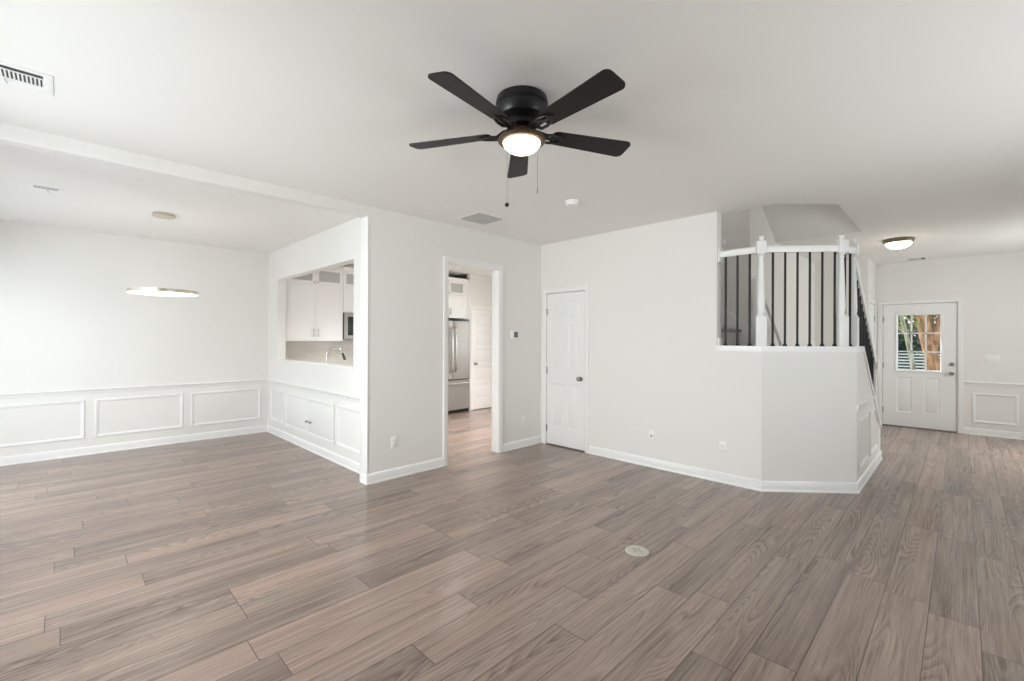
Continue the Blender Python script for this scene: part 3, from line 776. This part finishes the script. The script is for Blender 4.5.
# ------------------------------------------------------------------ ceiling fan
FX, FY = 1.767, 1.698
fan = empty('ceiling_fan', (FX, FY, H), 'black five blade ceiling fan with a lit glass bowl', 'ceiling fan')
mb = MB(); mb.lathe([(0.128, H), (0.136, H - 0.004), (0.142, H - 0.026), (0.143, H - 0.044), (0.137, H - 0.048), (0.137, H - 0.053), (0.140, H - 0.057), (0.138, H - 0.090), (0.128, H - 0.110), (0.108, H - 0.120), (0.060, H - 0.124)], (FX, FY, 0), seg=56)
mb.build('motor_housing', 'housing', fan)
mb = MB(); mb.lathe([(0.078, H - 0.120), (0.082, H - 0.128), (0.082, H - 0.158), (0.070, H - 0.164), (0.046, H - 0.168)], (FX, FY, 0), seg=40)
mb.build('flywheel', 'black', fan)
mb = MB(); mb.lathe([(0.044, H - 0.164), (0.044, H - 0.178), (0.054, H - 0.182), (0.058, H - 0.188), (0.072, H - 0.196), (0.098, H - 0.206), (0.122, H - 0.217), (0.130, H - 0.226), (0.130, H - 0.233), (0.122, H - 0.241), (0.102, H - 0.243)], (FX, FY, 0), seg=48)
mb.build('light_fitter', 'bronze', fan)
mb = MB(); bz = H - 0.238
mb.lathe([(0.103 * math.cos(t), -0.062 * math.sin(t)) for t in [PI / 2 * k / 10 for k in range(11)]], (FX, FY, bz), seg=48, caps=False)
mb.lathe([(0.103, 0), (0.103, 0.004)], (FX, FY, bz), seg=48, caps=False)
mb.build('glass_bowl', 'bowl', fan)
lat, dep = Vector((1, -1, 0)).normalized(), Vector((1, 1, 0)).normalized()
BZ = H - 0.185
for k in range(5):
    th = math.radians(91.5 + 72 * k)
    d = lat * math.cos(th) + dep * math.sin(th); sd = Vector((-d.y, d.x, 0))
    pit = math.radians(-12); up = Vector((0, 0, 1))
    ay = (sd * math.cos(pit) + up * math.sin(pit)); az = d.cross(ay)
    O = Vector((FX, FY, BZ))
    # blade outline
    out = []
    r0, r1 = 0.175, 0.660; w0, w1 = 0.052, 0.070; n = 7
    def corner(cx, cyy, r, a0, a1):
        return [(cx + r * math.cos(a0 + (a1 - a0) * i / n), cyy + r * math.sin(a0 + (a1 - a0) * i / n)) for i in range(n + 1)]
    out += corner(r1 - 0.035, w1 - 0.035, 0.035, PI / 2, 0)[::-1]
    out = corner(r1 - 0.032, -(w1 - 0.032), 0.032, -PI / 2, 0) + corner(r1 - 0.032, w1 - 0.032, 0.032, 0, PI / 2)
    out += corner(r0 + 0.03, w0 - 0.03, 0.03, PI / 2, PI) + corner(r0 + 0.03, -(w0 - 0.03), 0.03, PI, 1.5 * PI)
    top = [O + d * a + ay * b + az * 0.004 for a, b in out]; bot = [O + d * a + ay * b - az * 0.004 for a, b in out]
    mb = MB(); mb.prism(top, bot); bl = mb.build('blade', 'blade', fan)
    mb = MB()
    w_ = lambda a, b, h: O + d * a + ay * b + az * h
    # bracket: two curved arms and a plate under the blade root
    for sg in (-1, 1):
        mb.tube([O + d * 0.070 + up * 0.018, O + d * 0.10 + sd * 0.020 * sg + up * 0.004, w_(0.135, 0.030 * sg, -0.014), w_(0.175, 0.034 * sg, -0.011), w_(0.215, 0.026 * sg, -0.009), w_(0.240, 0.0, -0.008)], [0.011, 0.010, 0.008, 0.008, 0.007, 0.007], 8)
    mb.tube([O + d * 0.070 + up * 0.018, w_(0.13, 0, -0.010), w_(0.245, 0, -0.008)], [0.012, 0.009, 0.007], 8)
    for a, b in ((0.195, 0.028), (0.195, -0.028), (0.242, 0.0)):
        c = w_(a, b, -0.006); mb.lathe([(0.010, 0), (0.009, 0.005), (0.003, 0.007)], c, -az, 10)
    mb.build('blade_iron', 'black', bl)
def chain(x, y, z0, z1, ballmat, ballr, name='pull_chain'):
    mb = MB(); mb.tube([(x, y, z0), (x, y, z1)], 0.0014, 6)
    c = mb.build(name, 'nickel', fan)
    mb = MB()
    if ballr > 0.006: mb.sphere((x, y, z1 - ballr * 0.8), ballr)
    else: mb.lathe([(0.001, 0.0), (0.0035, -0.004), (0.0035, -0.03), (0.001, -0.034)], (x, y, z1), seg=10)
    mb.build('pull_fob', ballmat, c)
pc = Vector((FX, FY, 0)) - lat * 0.078 - dep * 0.086
chain(pc.x, pc.y, H - 0.232, 2.155, 'black', 0.0115)
pc = Vector((FX, FY, 0)) + lat * 0.082 - dep * 0.082
chain(pc.x, pc.y, H - 0.232, 2.24, 'nickel', 0.004)

# ------------------------------------------------------------------ ring chandelier in the dining room
CX, CY_ = 0.762, 5.99
ch = empty('ring_chandelier', (CX, CY_, H), 'slim metal ring chandelier hanging over the dining area', 'chandelier')
mb = MB(); mb.lathe([(0.094, H), (0.098, H - 0.004), (0.098, H - 0.026), (0.094, H - 0.030), (0.002, H - 0.030)], (CX, CY_, 0), seg=40)
mb.build('canopy', 'champagne', ch)
RZc = 1.925; RR = 0.305; sg = 72
def ringband(r0, r1, z0, z1):
    mb = MB(); pr = [(r0, z0), (r1, z0), (r1, z1), (r0, z1)]
    rs = [[(CX + r * math.cos(2 * PI * k / sg), CY_ + r * math.sin(2 * PI * k / sg), z) for r, z in pr] for k in range(sg)]
    V = [[mb._v(p) for p in q] for q in rs]
    for k in range(sg):
        for i in range(4):
            mb.bm.faces.new((V[k][i], V[k][(i + 1) % 4], V[(k + 1) % sg][(i + 1) % 4], V[(k + 1) % sg][i]))
    return mb
ringband(RR - 0.006, RR, RZc - 0.018, RZc + 0.018).build('outer_band', 'champagne', ch)
ringband(RR - 0.026, RR - 0.0065, RZc - 0.019, RZc + 0.014).build('light_strip', 'led', ch)
for k in range(3):
    a = math.radians(40 + 120 * k)
    mb = MB(); mb.tube([(CX + 0.085 * math.cos(a), CY_ + 0.085 * math.sin(a), H - 0.027), (CX + (RR - 0.012) * math.cos(a), CY_ + (RR - 0.012) * math.sin(a), RZc + 0.012)], 0.0006, 5)
    mb.build('suspension_wire', 'plastic', ch)
l = bpy.data.lights.new('ring_glow', 'POINT'); l.energy = 0.8; l.color = (1.0, 0.93, 0.82); l.shadow_soft_size = 0.3
lo = bpy.data.objects.new('ring_glow', l); COL.objects.link(lo); lo.location = (CX, CY_, RZc + 0.05)

# ------------------------------------------------------------------ foyer flush light
LX, LY = 7.65, 0.585
fl = empty('flush_ceiling_light', (LX, LY, H), 'round bronze rimmed flush ceiling light with glowing glass dome in the foyer', 'ceiling light')
mb = MB(); mb.lathe([(0.148, H), (0.158, H - 0.006), (0.160, H - 0.026), (0.146, H - 0.046), (0.128, H - 0.050)], (LX, LY, 0), seg=48); mb.build('rim', 'antique', fl)
mb = MB(); mb.lathe([(0.136 * math.cos(t), -0.080 * math.sin(t)) for t in [PI / 2 * k / 9 for k in range(10)]], (LX, LY, H - 0.046), seg=48, caps=False); mb.build('glass_dome', 'dome', fl)
mb = MB(); mb.lathe([(0.010, 0.004), (0.010, -0.006), (0.006, -0.012), (0.007, -0.018), (0.002, -0.022)], (LX, LY, H - 0.126), seg=14); mb.build('finial', 'antique', fl)
l = bpy.data.lights.new('foyer_bulb', 'POINT'); l.energy = 1; l.color = (1.0, 0.90, 0.76); l.shadow_soft_size = 0.12
lo = bpy.data.objects.new('foyer_bulb', l); COL.objects.link(lo); lo.location = (LX, LY, H - 0.27)

# ------------------------------------------------------------------ vents, detector, small wall fittings
def register(x0, x1, y0, y1, label, nslot, style='bar'):
    e = empty('ceiling_vent', ((x0 + x1) / 2, (y0 + y1) / 2, H), label, 'vent')
    f = onCeil(H)
    mb = MB(); ring_profile(mb, rect(x0, x1, y0, y1), [(0, 0), (0.001, 0.003), (0.012, 0.0045), (0.034, 0.0035), (0.036, 0.002)], f)
    if style == 'bar': mb.box(x0 + 0.03, x1 - 0.03, y1 - 0.077, y1 - 0.03, H - 0.0035, H - 0.001)
    mb.build('frame', 'plastic', e)
    ix0, ix1, iy0, iy1 = x0 + 0.036, x1 - 0.036, y0 + 0.036, y1 - (0.075 if style == 'bar' else 0.036)
    mb = MB(); mb.box(ix0, ix1, iy0, iy1, H - 0.002, H - 0.0006); mb.build('shade_sheet', 'dark', e)  # flat dark sheet: shade behind the louvres put into its colour
    mb = MB()
    if style == 'bar':
        ym = iy0 + 0.24 * (iy1 - iy0)
        mb.box(ix0, ix1, ym, ym + 0.012, H - 0.0035, H - 0.002)
        n = nslot
        for k in range(n + 1):
            x = ix0 + (ix1 - ix0) * k / n; mb.obox((x, (ym + iy1) / 2, H - 0.0032), (1, 0, 0.15), (0, 1, 0), (-0.15, 0, 1), 0.0036, (iy1 - ym) / 2, 0.0008)
        mb.box(ix0, ix1, iy1 - 0.006, iy1, H - 0.0035, H - 0.002)
    else:
        for k in range(nslot):
            y = iy0 + (iy1 - iy0) * (k + 0.5) / nslot; mb.obox(((ix0 + ix1) / 2, y, H - 0.007), (1, 0, 0), (0, 1, -0.55), (0, 0.55, 1), (ix1 - ix0) / 2, (iy1 - iy0) / nslot * 0.46, 0.001)
        mb.box((ix0 + ix1) / 2 - 0.006, (ix0 + ix1) / 2 + 0.006, iy0, iy1, H - 0.011, H - 0.004)
    mb.build('louvre_panel', 'plastic' if style == 'bar' else 'ventgrey', e)
    if style == 'bar':
        mb = MB(); xm = x0 + 0.52 * (x1 - x0); mb.tube([(xm, iy1 + 0.01, H - 0.006), (xm + 0.012, iy1 + 0.022, H - 0.022)], 0.003, 8); mb.build('lever', 'ventgrey', e)
    return e
register(-0.40, -0.035, 3.225, 3.48, 'white ceiling register cut by the left edge, in the living room', 20)
register(-0.215, 0.01, 5.61, 5.80, 'small white ceiling register in the dining room', 11)
register(3.02, 3.42, 3.50, 3.88, 'square grey ceiling return vent in front of the kitchen doorway', 14, 'grid')
register(9.55, 9.80, 0.38, 0.70, 'small white ceiling vent above the front door', 10)
register(5.28, 5.60, -0.56, -0.325, 'white ceiling vent cut by the right edge of the view', 12)

sd_ = empty('smoke_detector', (3.42, 2.62, H), 'round white smoke detector on the ceiling beyond the fan', 'smoke detector')
mb = MB(); mb.lathe([(0.068, H), (0.070, H - 0.004), (0.069, H - 0.012), (0.060, H - 0.014)], (3.42, 2.62, 0), seg=32); mb.build('base', 'plastic', sd_)
mb = MB(); mb.lathe([(0.060, H - 0.013), (0.061, H - 0.030), (0.054, H - 0.040), (0.030, H - 0.044), (0.001, H - 0.044)], (3.42, 2.62, 0), seg=32); mb.build('cover', 'plastic', sd_)

def fbox(mb, f, s0, s1, t0, t1, n0, n1, bev=0.0):
    a = f(s0, t0, n0); b = f(s1, t1, n1); mb.box(a[0], b[0], a[1], b[1], a[2], b[2], bev); return mb
def outlet(f, s, t, label, kind='duplex'):
    p = f(s, t, 0); e = empty('wall_outlet', p, label, 'outlet', None)
    fbox(MB(), f, s - 0.036, s + 0.036, t - 0.058, t + 0.058, 0.0004, 0.006, 0.002).build('cover_plate', 'plastic', e)
    if kind == 'duplex':
        for dz in (-0.022, 0.022):
            o = fbox(MB(), f, s - 0.017, s + 0.017, t + dz - 0.014, t + dz + 0.014, 0.005, 0.008, 0.001).build('socket', 'plastic', e)
            mb = MB()
            for ds in (-0.007, 0.007): fbox(mb, f, s + ds - 0.0015, s + ds + 0.0015, t + dz - 0.003, t + dz + 0.007, 0.0075, 0.0084)
            mb.build('slot', 'slot', o)
    else:
        mb = MB(); p0 = Vector(f(s, t, 0.005)); mb.lathe([(0.011, 0), (0.010, 0.004), (0.006, 0.006), (0.0055, 0.014), (0.002, 0.0145)], p0, Vector(f(s, t, 1)) - Vector(f(s, t, 0)), 14)
        mb.build('jack', 'hinge', e)
fA, fB, fF = onY(YA), onX(XB), onX(XF)
outlet(fA, 2.43, 0.37, 'white wall outlet on the grey wall left of the kitchen doorway')
outlet(fA, 4.375, 0.355, 'white wall outlet on the grey wall below the thermostat')
outlet(fB, 2.48, 0.355, 'white cable jack plate on the closet wall, nearer the closet door', 'jack')
outlet(fB, 1.705, 0.355, 'white wall outlet on the closet wall near the angled half wall')
e = empty('thermostat', fA(4.185, 1.50, 0), 'small white thermostat with grey screen right of the kitchen doorway', 'thermostat')
fbox(MB(), fA, 4.115, 4.255, 1.445, 1.555, 0.0004, 0.022, 0.005).build('body', 'plastic', e)
fbox(MB(), fA, 4.165, 4.235, 1.462, 1.538, 0.021, 0.0235, 0.001).build('screen', 'screen', e)
e = empty('light_switch', fF(-0.325, 1.165, 0), 'white three gang light switch beside the front door', 'light switch')
fbox(MB(), fF, -0.405, -0.245, 1.107, 1.223, 0.0004, 0.006, 0.002).build('cover_plate', 'plastic', e)
for k in range(3):
    s = -0.325 + (k - 1) * 0.046
    mb = MB(); fbox(mb, fF, s - 0.005, s + 0.005, 1.155, 1.182, 0.005, 0.016, 0.001); mb.build('toggle', 'plastic', e)
e = empty('floor_outlet', (2.77, 1.56, 0), 'round ivory floor outlet cover set in the planks', 'floor outlet')
mb = MB(); mb.lathe([(0.002, 0.0005), (0.079, 0.0005), (0.080, 0.002), (0.075, 0.0065), (0.056, 0.007), (0.054, 0.0045), (0.002, 0.0045)], (2.77, 1.56, 0), seg=40, caps=False); mb.build('cover_ring', 'ivory', e)
mb = MB(); mb.lathe([(0.053, 0.004), (0.053, 0.0068), (0.050, 0.0075), (0.001, 0.0075)], (2.77, 1.56, 0), seg=40); mb.build('lid', 'ivory', e)
mb = MB(); mb.box(2.765, 2.775, 1.52, 1.60, 0.0073, 0.0083); mb.lathe([(0.007, 0.0073), (0.007, 0.0085), (0.001, 0.0086)], (2.80, 1.56, 0), seg=12); mb.lathe([(0.007, 0.0073), (0.007, 0.0085), (0.001, 0.0086)], (2.74, 1.56, 0), seg=12); mb.build('latch', 'hinge', e)

# ------------------------------------------------------------------ kitchen
YC = 7.24                                            # face of the upper cabinets
def pull(parent, f, s, t, L=0.13, horiz=False):
    mb = MB(); d = (L / 2, 0) if horiz else (0, L / 2)
    a, b = f(s - d[0], t - d[1], 0.028), f(s + d[0], t + d[1], 0.028)
    mb.tube([a, b], 0.005, 8)
    for q in (-0.7, 0.7): mb.tube([f(s + d[0] * q, t + d[1] * q, 0), f(s + d[0] * q, t + d[1] * q, 0.028)], 0.004, 8)
    mb.build('handle', 'nickel', parent)
def upper_cabinet(x0, x1, z0, label, yf=YC, yb=YD - 0.012, zsplit=2.295, ztop=2.57, handles=True, group=None):
    e = empty('upper_cabinet', ((x0 + x1) / 2, yb, z0), label, 'cabinet', group)
    mb = MB(); t = 0.018
    # open carcass: sides, top, bottom, back, divider
    mb.box(x0, x0 + t, yf + 0.02, yb, z0, ztop); mb.box(x1 - t, x1, yf + 0.02, yb, z0, ztop)
    mb.box(x0 + t, x1 - t, yf + 0.02, yb, z0, z0 + t); mb.box(x0 + t, x1 - t, yf + 0.02, yb, ztop - t, ztop)
    mb.box(x0 + t, x1 - t, yf + 0.02, yb, zsplit - 0.012, zsplit + 0.012); mb.box(x0 + t, x1 - t, yb - 0.008, yb, z0 + t, ztop - t)
    mb.build('carcass', 'cabinet', e)
    f = onY(yf); xm = (x0 + x1) / 2
    for i, (a, b) in enumerate(((x0 + 0.002, xm - 0.0015), (xm + 0.0015, x1 - 0.002))):
        mb = MB(); shaker(mb, a, b, z0 + 0.002, zsplit - 0.003, f)
        dd = mb.build('door', 'cabinet', e, 20)
        if handles: pull(dd, f, xm + (-0.035 if i == 0 else 0.035), z0 + 0.13)
        mb = MB(); w = 0.05; c, d = zsplit + 0.003, ztop - 0.002
        panel_slab(mb, a, b, c, d, [], f, 0.018, (a + w, b - w, c + w, d - w))
        gd = mb.build('glass_door', 'cabinet', e, 20)
        fbox(MB(), f, a + w - 0.002, b - w + 0.002, c + w - 0.002, d - w + 0.002, -0.011, -0.007).build('pane', 'frost', gd)
        if handles:
            mb = MB(); mb.lathe([(0.006, 0), (0.005, 0.012), (0.012, 0.020), (0.012, 0.024), (0.004, 0.028)], f(xm + (-0.025 if i == 0 else 0.025), c + 0.03, 0), (0, -1, 0), 14); mb.build('knob', 'nickel', gd)
    mb = MB(); cr = [(-0.02, 0), (0.008, 0), (0.012, 0.012), (0.035, 0.045), (0.037, 0.055), (-0.02, 0.055)]
    mb.rings([[(x, yf - o, ztop + z) for o, z in cr] for x in (x0, x1)]); mb.build('crown', 'cabinet', e)
    return e
upper_cabinet(2.395, 3.285, 1.40, 'white double door wall cabinet with glass top doors, above the faucet')
upper_cabinet(3.289, 4.065, 1.872, 'short white wall cabinet above the microwave')
upper_cabinet(4.075, 4.84, 1.40, 'white wall cabinet between the microwave and the refrigerator')
upper_cabinet(4.85, 5.66, 1.845, 'deep white cabinet above the refrigerator', 6.98, YD - 0.012)
mb = MB(); mb.box(5.752, 5.776, 6.94, YD - 0.005, 0, 2.625, 0.002); mb.box(5.664, 5.752, 6.99, 7.01, 1.845, 2.625)
tag(mb.build('side_panel', 'cabinet'), 'tall white end panel beside the refrigerator', 'panel')
# microwave
f = onY(7.20)
mw = empty('microwave', (3.68, YD, 1.42), 'black and steel microwave mounted under the short wall cabinet', 'microwave')
MB().box(3.292, 4.06, 7.222, YD - 0.012, 1.425, 1.868, 0.004).build('body', 'darksteel', mw)
mb = MB(); panel_slab(mb, 3.294, 3.86, 1.43, 1.864, [(3.345, 3.80, 1.485, 1.81)], f, 0.022, None, [(0, 0), (0.006, -0.003)]); dr = mb.build('door', 'steel', mw, 20)
fbox(MB(), f, 3.352, 3.793, 1.492, 1.803, -0.003, 0.0, 0.001).build('window', 'blackglass', dr)
mb = MB(); mb.tube([f(3.835, 1.47, 0), f(3.835, 1.48, 0.035), f(3.835, 1.82, 0.035), f(3.835, 1.83, 0)], 0.008, 10); mb.build('handle', 'steel', dr)
fbox(MB(), f, 3.863, 4.058, 1.43, 1.864, -0.022, 0.0, 0.002).build('control_panel', 'blackglass', mw)
# backsplash
mb = MB(); mb.box(XP + T + 0.005, 4.84, YD - 0.009, YD - 0.0005, 0.93, 1.425)
trim(mb, 'beige tile backsplash under the kitchen wall cabinets', 'tile')
# base cabinets and worktops
def base_run(name, x0, x1, y0, y1, front, label, doors):
    e = empty(name, ((x0 + x1) / 2, (y0 + y1) / 2, 0), label, 'cabinet')
    mb = MB(); mb.box(x0, x1, y0, y1, 0.10, 0.885); mb.box(x0 + 0.03, x1 - 0.03, y0 + 0.04, y1 - 0.04, 0, 0.10); mb.build('carcass', 'cabinet', e)
    for s0, s1 in doors:
        mb = MB(); shaker(mb, s0, s1, 0.11, 0.875, front); dd = mb.build('door', 'cabinet', e, 20); pull(dd, front, s1 - 0.04, 0.76)
    return e
base_run('base_cabinet', 2.385, 4.82, 7.03, YD - 0.01, onY(7.03 - 0.019), 'white base cabinet under the back kitchen worktop', [(3.02, 3.46), (3.465, 3.91), (3.915, 4.36), (4.365, 4.815)])
base_run('base_cabinet', 2.385, 2.965, 4.50, 7.00, onX(2.965 + 0.019, 1), 'white base cabinet under the pass-through worktop', [(4.51, 5.0), (5.01, 5.5), (5.51, 6.0), (6.01, 6.5)])
MB().box(2.383, 4.84, 7.0, YD - 0.0095, 0.887, 0.925, 0.003).build('worktop', 'counter')
tag(bpy.data.objects['worktop'], 'pale worktop along the back kitchen wall', 'worktop')
o = MB().box(2.383, 3.0, 4.48, 6.995, 0.887, 0.925, 0.003).build('worktop', 'counter'); tag(o, 'pale worktop behind the pass-through, under the faucet', 'worktop')
# faucet
fx, fy = 2.485, 5.96
fc = empty('kitchen_faucet', (fx, fy, 0.925), 'brushed metal gooseneck faucet seen through the pass-through', 'faucet')
mb = MB(); mb.lathe([(0.028, 0), (0.028, 0.008), (0.020, 0.014), (0.018, 0.06), (0.013, 0.07)], (fx, fy, 0.925), seg=20); mb.build('base', 'chrome', fc)
pts = [(fx, fy, 0.985), (fx, fy, 1.22)]; R = 0.10
dx, dy = 0.96, -0.28
for k in range(1, 13):
    a = PI - PI * 0.93 * k / 12; q = R + R * math.cos(a); pts.append((fx + dx * q, fy + dy * q, 1.22 + R * math.sin(a)))
mb = MB(); mb.tube(pts, 0.0115, 12); mb.build('spout', 'chrome', fc)
e1 = Vector(pts[-1]); d1 = (Vector(pts[-1]) - Vector(pts[-2])).normalized()
mb = MB(); mb.tube([e1 - d1 * 0.004, e1 + d1 * 0.02, e1 + d1 * 0.085, e1 + d1 * 0.095], [0.013, 0.016, 0.019, 0.015], 14); mb.build('spray_head', 'darksteel', fc)
mb = MB(); mb.tube([(fx, fy + 0.015, 0.965), (fx, fy + 0.05, 0.975), (fx + 0.01, fy + 0.10, 1.0)], [0.008, 0.006, 0.005], 10); mb.build('lever', 'chrome', fc)
# refrigerator
f0, f1 = 4.865, 5.735; FYf = 6.90
fr = empty('refrigerator', ((f0 + f1) / 2, 7.2, 0), 'stainless steel french door refrigerator seen through the kitchen doorway', 'refrigerator')
MB().box(f0 + 0.008, f1 - 0.008, FYf + 0.075, YD - 0.03, 0.03, 1.785, 0.004).build('body', 'darksteel', fr)
f = onY(FYf); fm = (f0 + f1) / 2
def bowed(x0, x1, z0, z1):
    mb = MB(); n = 8; rs = []
    for k in range(n + 1):
        x = x0 + (x1 - x0) * k / n; u = (x - fm) / ((f1 - f0) / 2); y = FYf + 0.014 * u * u + (0.008 if k in (0, n) else 0)
        rs.append([(x, y, z0), (x, FYf + 0.07, z0), (x, FYf + 0.07, z1), (x, y, z1)])
    mb.rings(rs); return mb
for i, (a, b) in enumerate(((f0, fm - 0.003), (fm + 0.003, f1))):
    dd = bowed(a, b, 0.665, 1.785).build('door', 'steel', fr, 40)
    s = fm + (-0.045 if i == 0 else 0.045)
    mb = MB(); mb.tube([f(s, 0.80, -0.004), f(s, 0.83, 0.045), f(s, 1.0, 0.058), f(s, 1.25, 0.062), f(s, 1.5, 0.058), f(s, 1.63, 0.045), f(s, 1.66, -0.004)], [0.013, 0.014, 0.014, 0.014, 0.014, 0.014, 0.013], 12); mb.build('handle', 'chrome', dd)
dd = bowed(f0, f1, 0.075, 0.64).build('freezer_drawer', 'steel', fr, 40)
mb = MB(); mb.tube([f(f0 + 0.06, 0.585, -0.006), f(f0 + 0.08, 0.585, 0.045), f(f1 - 0.08, 0.585, 0.045), f(f1 - 0.06, 0.585, -0.006)], 0.014, 12); mb.build('handle', 'chrome', dd)
MB().box(f0 + 0.02, f1 - 0.02, FYf + 0.05, FYf + 0.09, 0.0, 0.068).build('kick_grille', 'black', fr)
# recessed downlights
def downlight(x, y, label, power, cone=140, group=None):
    e = empty('recessed_downlight', (x, y, H), label, 'downlight', group)
    mb = MB(); mb.lathe([(0.062, H - 0.002), (0.066, H - 0.006), (0.086, H - 0.005), (0.090, H - 0.0005)], (x, y, 0), seg=32, caps=False); mb.build('trim_ring', 'plastic', e)
    mb = MB(); mb.lathe([(0.064, H - 0.0035), (0.001, H - 0.0035)], (x, y, 0), seg=32, caps=False); mb.build('lens', 'can', e)
    l = bpy.data.lights.new('downlight_beam', 'SPOT'); l.energy = power; l.color = (1.0, 0.985, 0.965); l.spot_size = math.radians(cone); l.spot_blend = 0.6; l.shadow_soft_size = 0.08 if power < 10 else 0.4
    o = bpy.data.objects.new('downlight_beam', l); COL.objects.link(o); o.location = (x, y, H - 0.02)
downlight(5.25, 6.35, 'round lit recessed downlight in the kitchen ceiling beyond the doorway', 4)
downlight(3.9, 5.7, 'added unseen downlight brightening the kitchen behind the grey wall, nearer the pass-through', 165)  # unseen extra lamp, added to brighten the kitchen cabinets
downlight(5.0, 5.2, 'added unseen downlight brightening the kitchen floor just behind the doorway', 290, 110)  # unseen extra lamp, narrower cone added for the kitchen floor

# ------------------------------------------------------------------ outdoors beyond the front door
mb = MB(); mb.box(XF + T, 40, -14, 20, -0.35, -0.15); struct(mb.build('ground', 'grass'), 'green lawn outside the front door', 'ground')
mb = MB(); mb.box(XF + T + 0.01, 11.8, -0.8, 1.8, -0.15, -0.03); struct(mb.build('porch_step', 'concrete'), 'pale concrete porch outside the front door', 'porch')
def leaves(mb, c, r, n, size, sq=(1, 1, 1)):
    for _ in range(n):
        while True:
            p = Vector((random.uniform(-1, 1), random.uniform(-1, 1), random.uniform(-1, 1)))
            if p.length < 1: break
        p = Vector(c) + Vector((p.x * r * sq[0], p.y * r * sq[1], p.z * r * sq[2]))
        a = Vector((random.gauss(0, 1), random.gauss(0, 1), random.gauss(0, 1))).normalized(); b = a.orthogonal().normalized(); cc = a.cross(b)
        s = size * random.uniform(0.6, 1.3)
        mb.bm.faces.new([mb._v(q) for q in (p - b * s, p + cc * s * 0.45 + a * s * 0.15, p + b * s, p - cc * s * 0.45 + a * s * 0.15)])
    return mb
def tree(trunk, rad, barkm, leafm, clumps, label, branches=()):
    e = empty('tree', (trunk[0][0], trunk[0][1], -0.15), label, 'tree')
    mb = MB(); mb.tube(trunk, rad, 12)
    for pts, rr in branches: mb.tube(pts, rr, 8)
    mb.build('trunk', barkm, e)
    mb = MB()
    for c, r, n, s in clumps: leaves(mb, c, r, n, s)
    mb.build('foliage', leafm, e, 180)
tree([(14.0, 0.38, -0.2), (14.0, 0.42, 0.6), (14.05, 0.50, 1.1), (14.1, 0.62, 1.7), (14.2, 0.72, 2.6), (14.2, 0.8, 3.8)], [0.20, 0.15, 0.13, 0.12, 0.11, 0.07], 'bark_orange', 'leaf_brown',
     [((14.95, 0.75, 3.4), 1.05, 420, 0.07), ((14.4, 0.9, 2.0), 0.5, 90, 0.04), ((14.4, 0.35, 2.3), 0.5, 90, 0.045)], 'orange barked tree outside the front door window',
     [([(14.05, 0.50, 1.15), (14.1, 0.40, 1.5), (14.2, 0.30, 2.2), (14.3, 0.2, 3.0)], [0.09, 0.08, 0.07, 0.04])])
tree([(13.2, 0.72, -0.2), (13.2, 0.76, 0.9), (13.2, 0.86, 1.5), (13.25, 1.00, 2.2), (13.3, 1.2, 3.4)], [0.05, 0.045, 0.04, 0.035, 0.02], 'bark_pale', 'leaf',
     [((13.3, 0.95, 1.95), 0.32, 120, 0.035), ((13.1, 1.2, 3.0), 0.55, 160, 0.05), ((13.3, 0.70, 1.75), 0.16, 40, 0.03)], 'slender pale green tree at the left of the front door window')
tree([(16.45, 0.60, -0.2), (16.45, 0.62, 1.2), (16.45, 0.64, 2.4), (16.5, 0.7, 4.0)], [0.15, 0.12, 0.11, 0.07], 'bark_dark', 'leaf_brown',
     [((16.5, 0.6, 3.4), 0.6, 260, 0.07), ((16.45, 1.2, 2.2), 0.55, 220, 0.06), ((16.5, 0.3, 2.3), 0.5, 160, 0.06)], 'dark brown tree behind the orange barked tree')
fe = empty('slat_fence', (15.4, 0.7, -0.15), 'white slatted fence across the yard behind the front door', 'fence')
for y in (-1.2, 0.52, 2.4): MB().box(15.42, 15.50, y - 0.04, y + 0.04, -0.15, 1.25).build('post', 'fence', fe)
mb = MB()
for k in range(15): mb.box(15.40, 15.42, -1.2, 2.4, -0.02 + k * 0.078, 0.012 + k * 0.078)
mb.build('slat_panel', 'fence', fe)
def shrub(c, r, n, leafm, label, sq=(1, 1, 1), size=0.075):
    mb = leaves(MB(), c, r, n, size, sq); o = mb.build('shrub', leafm, None, 180); tag(o, label, 'shrub')
    return o
shrub((18.0, 0.9, 0.7), 1.6, 3000, 'leaf_dark', 'dark shrub behind the white slatted fence', (0.6, 1.6, 0.75), 0.12)
shrub((21.0, 0.9, 2.6), 3.0, 7000, 'leaf_mixed', 'tall green shrub mass far behind the fence', (0.5, 1.6, 1.1), 0.16)
bpy.context.view_layer.update()
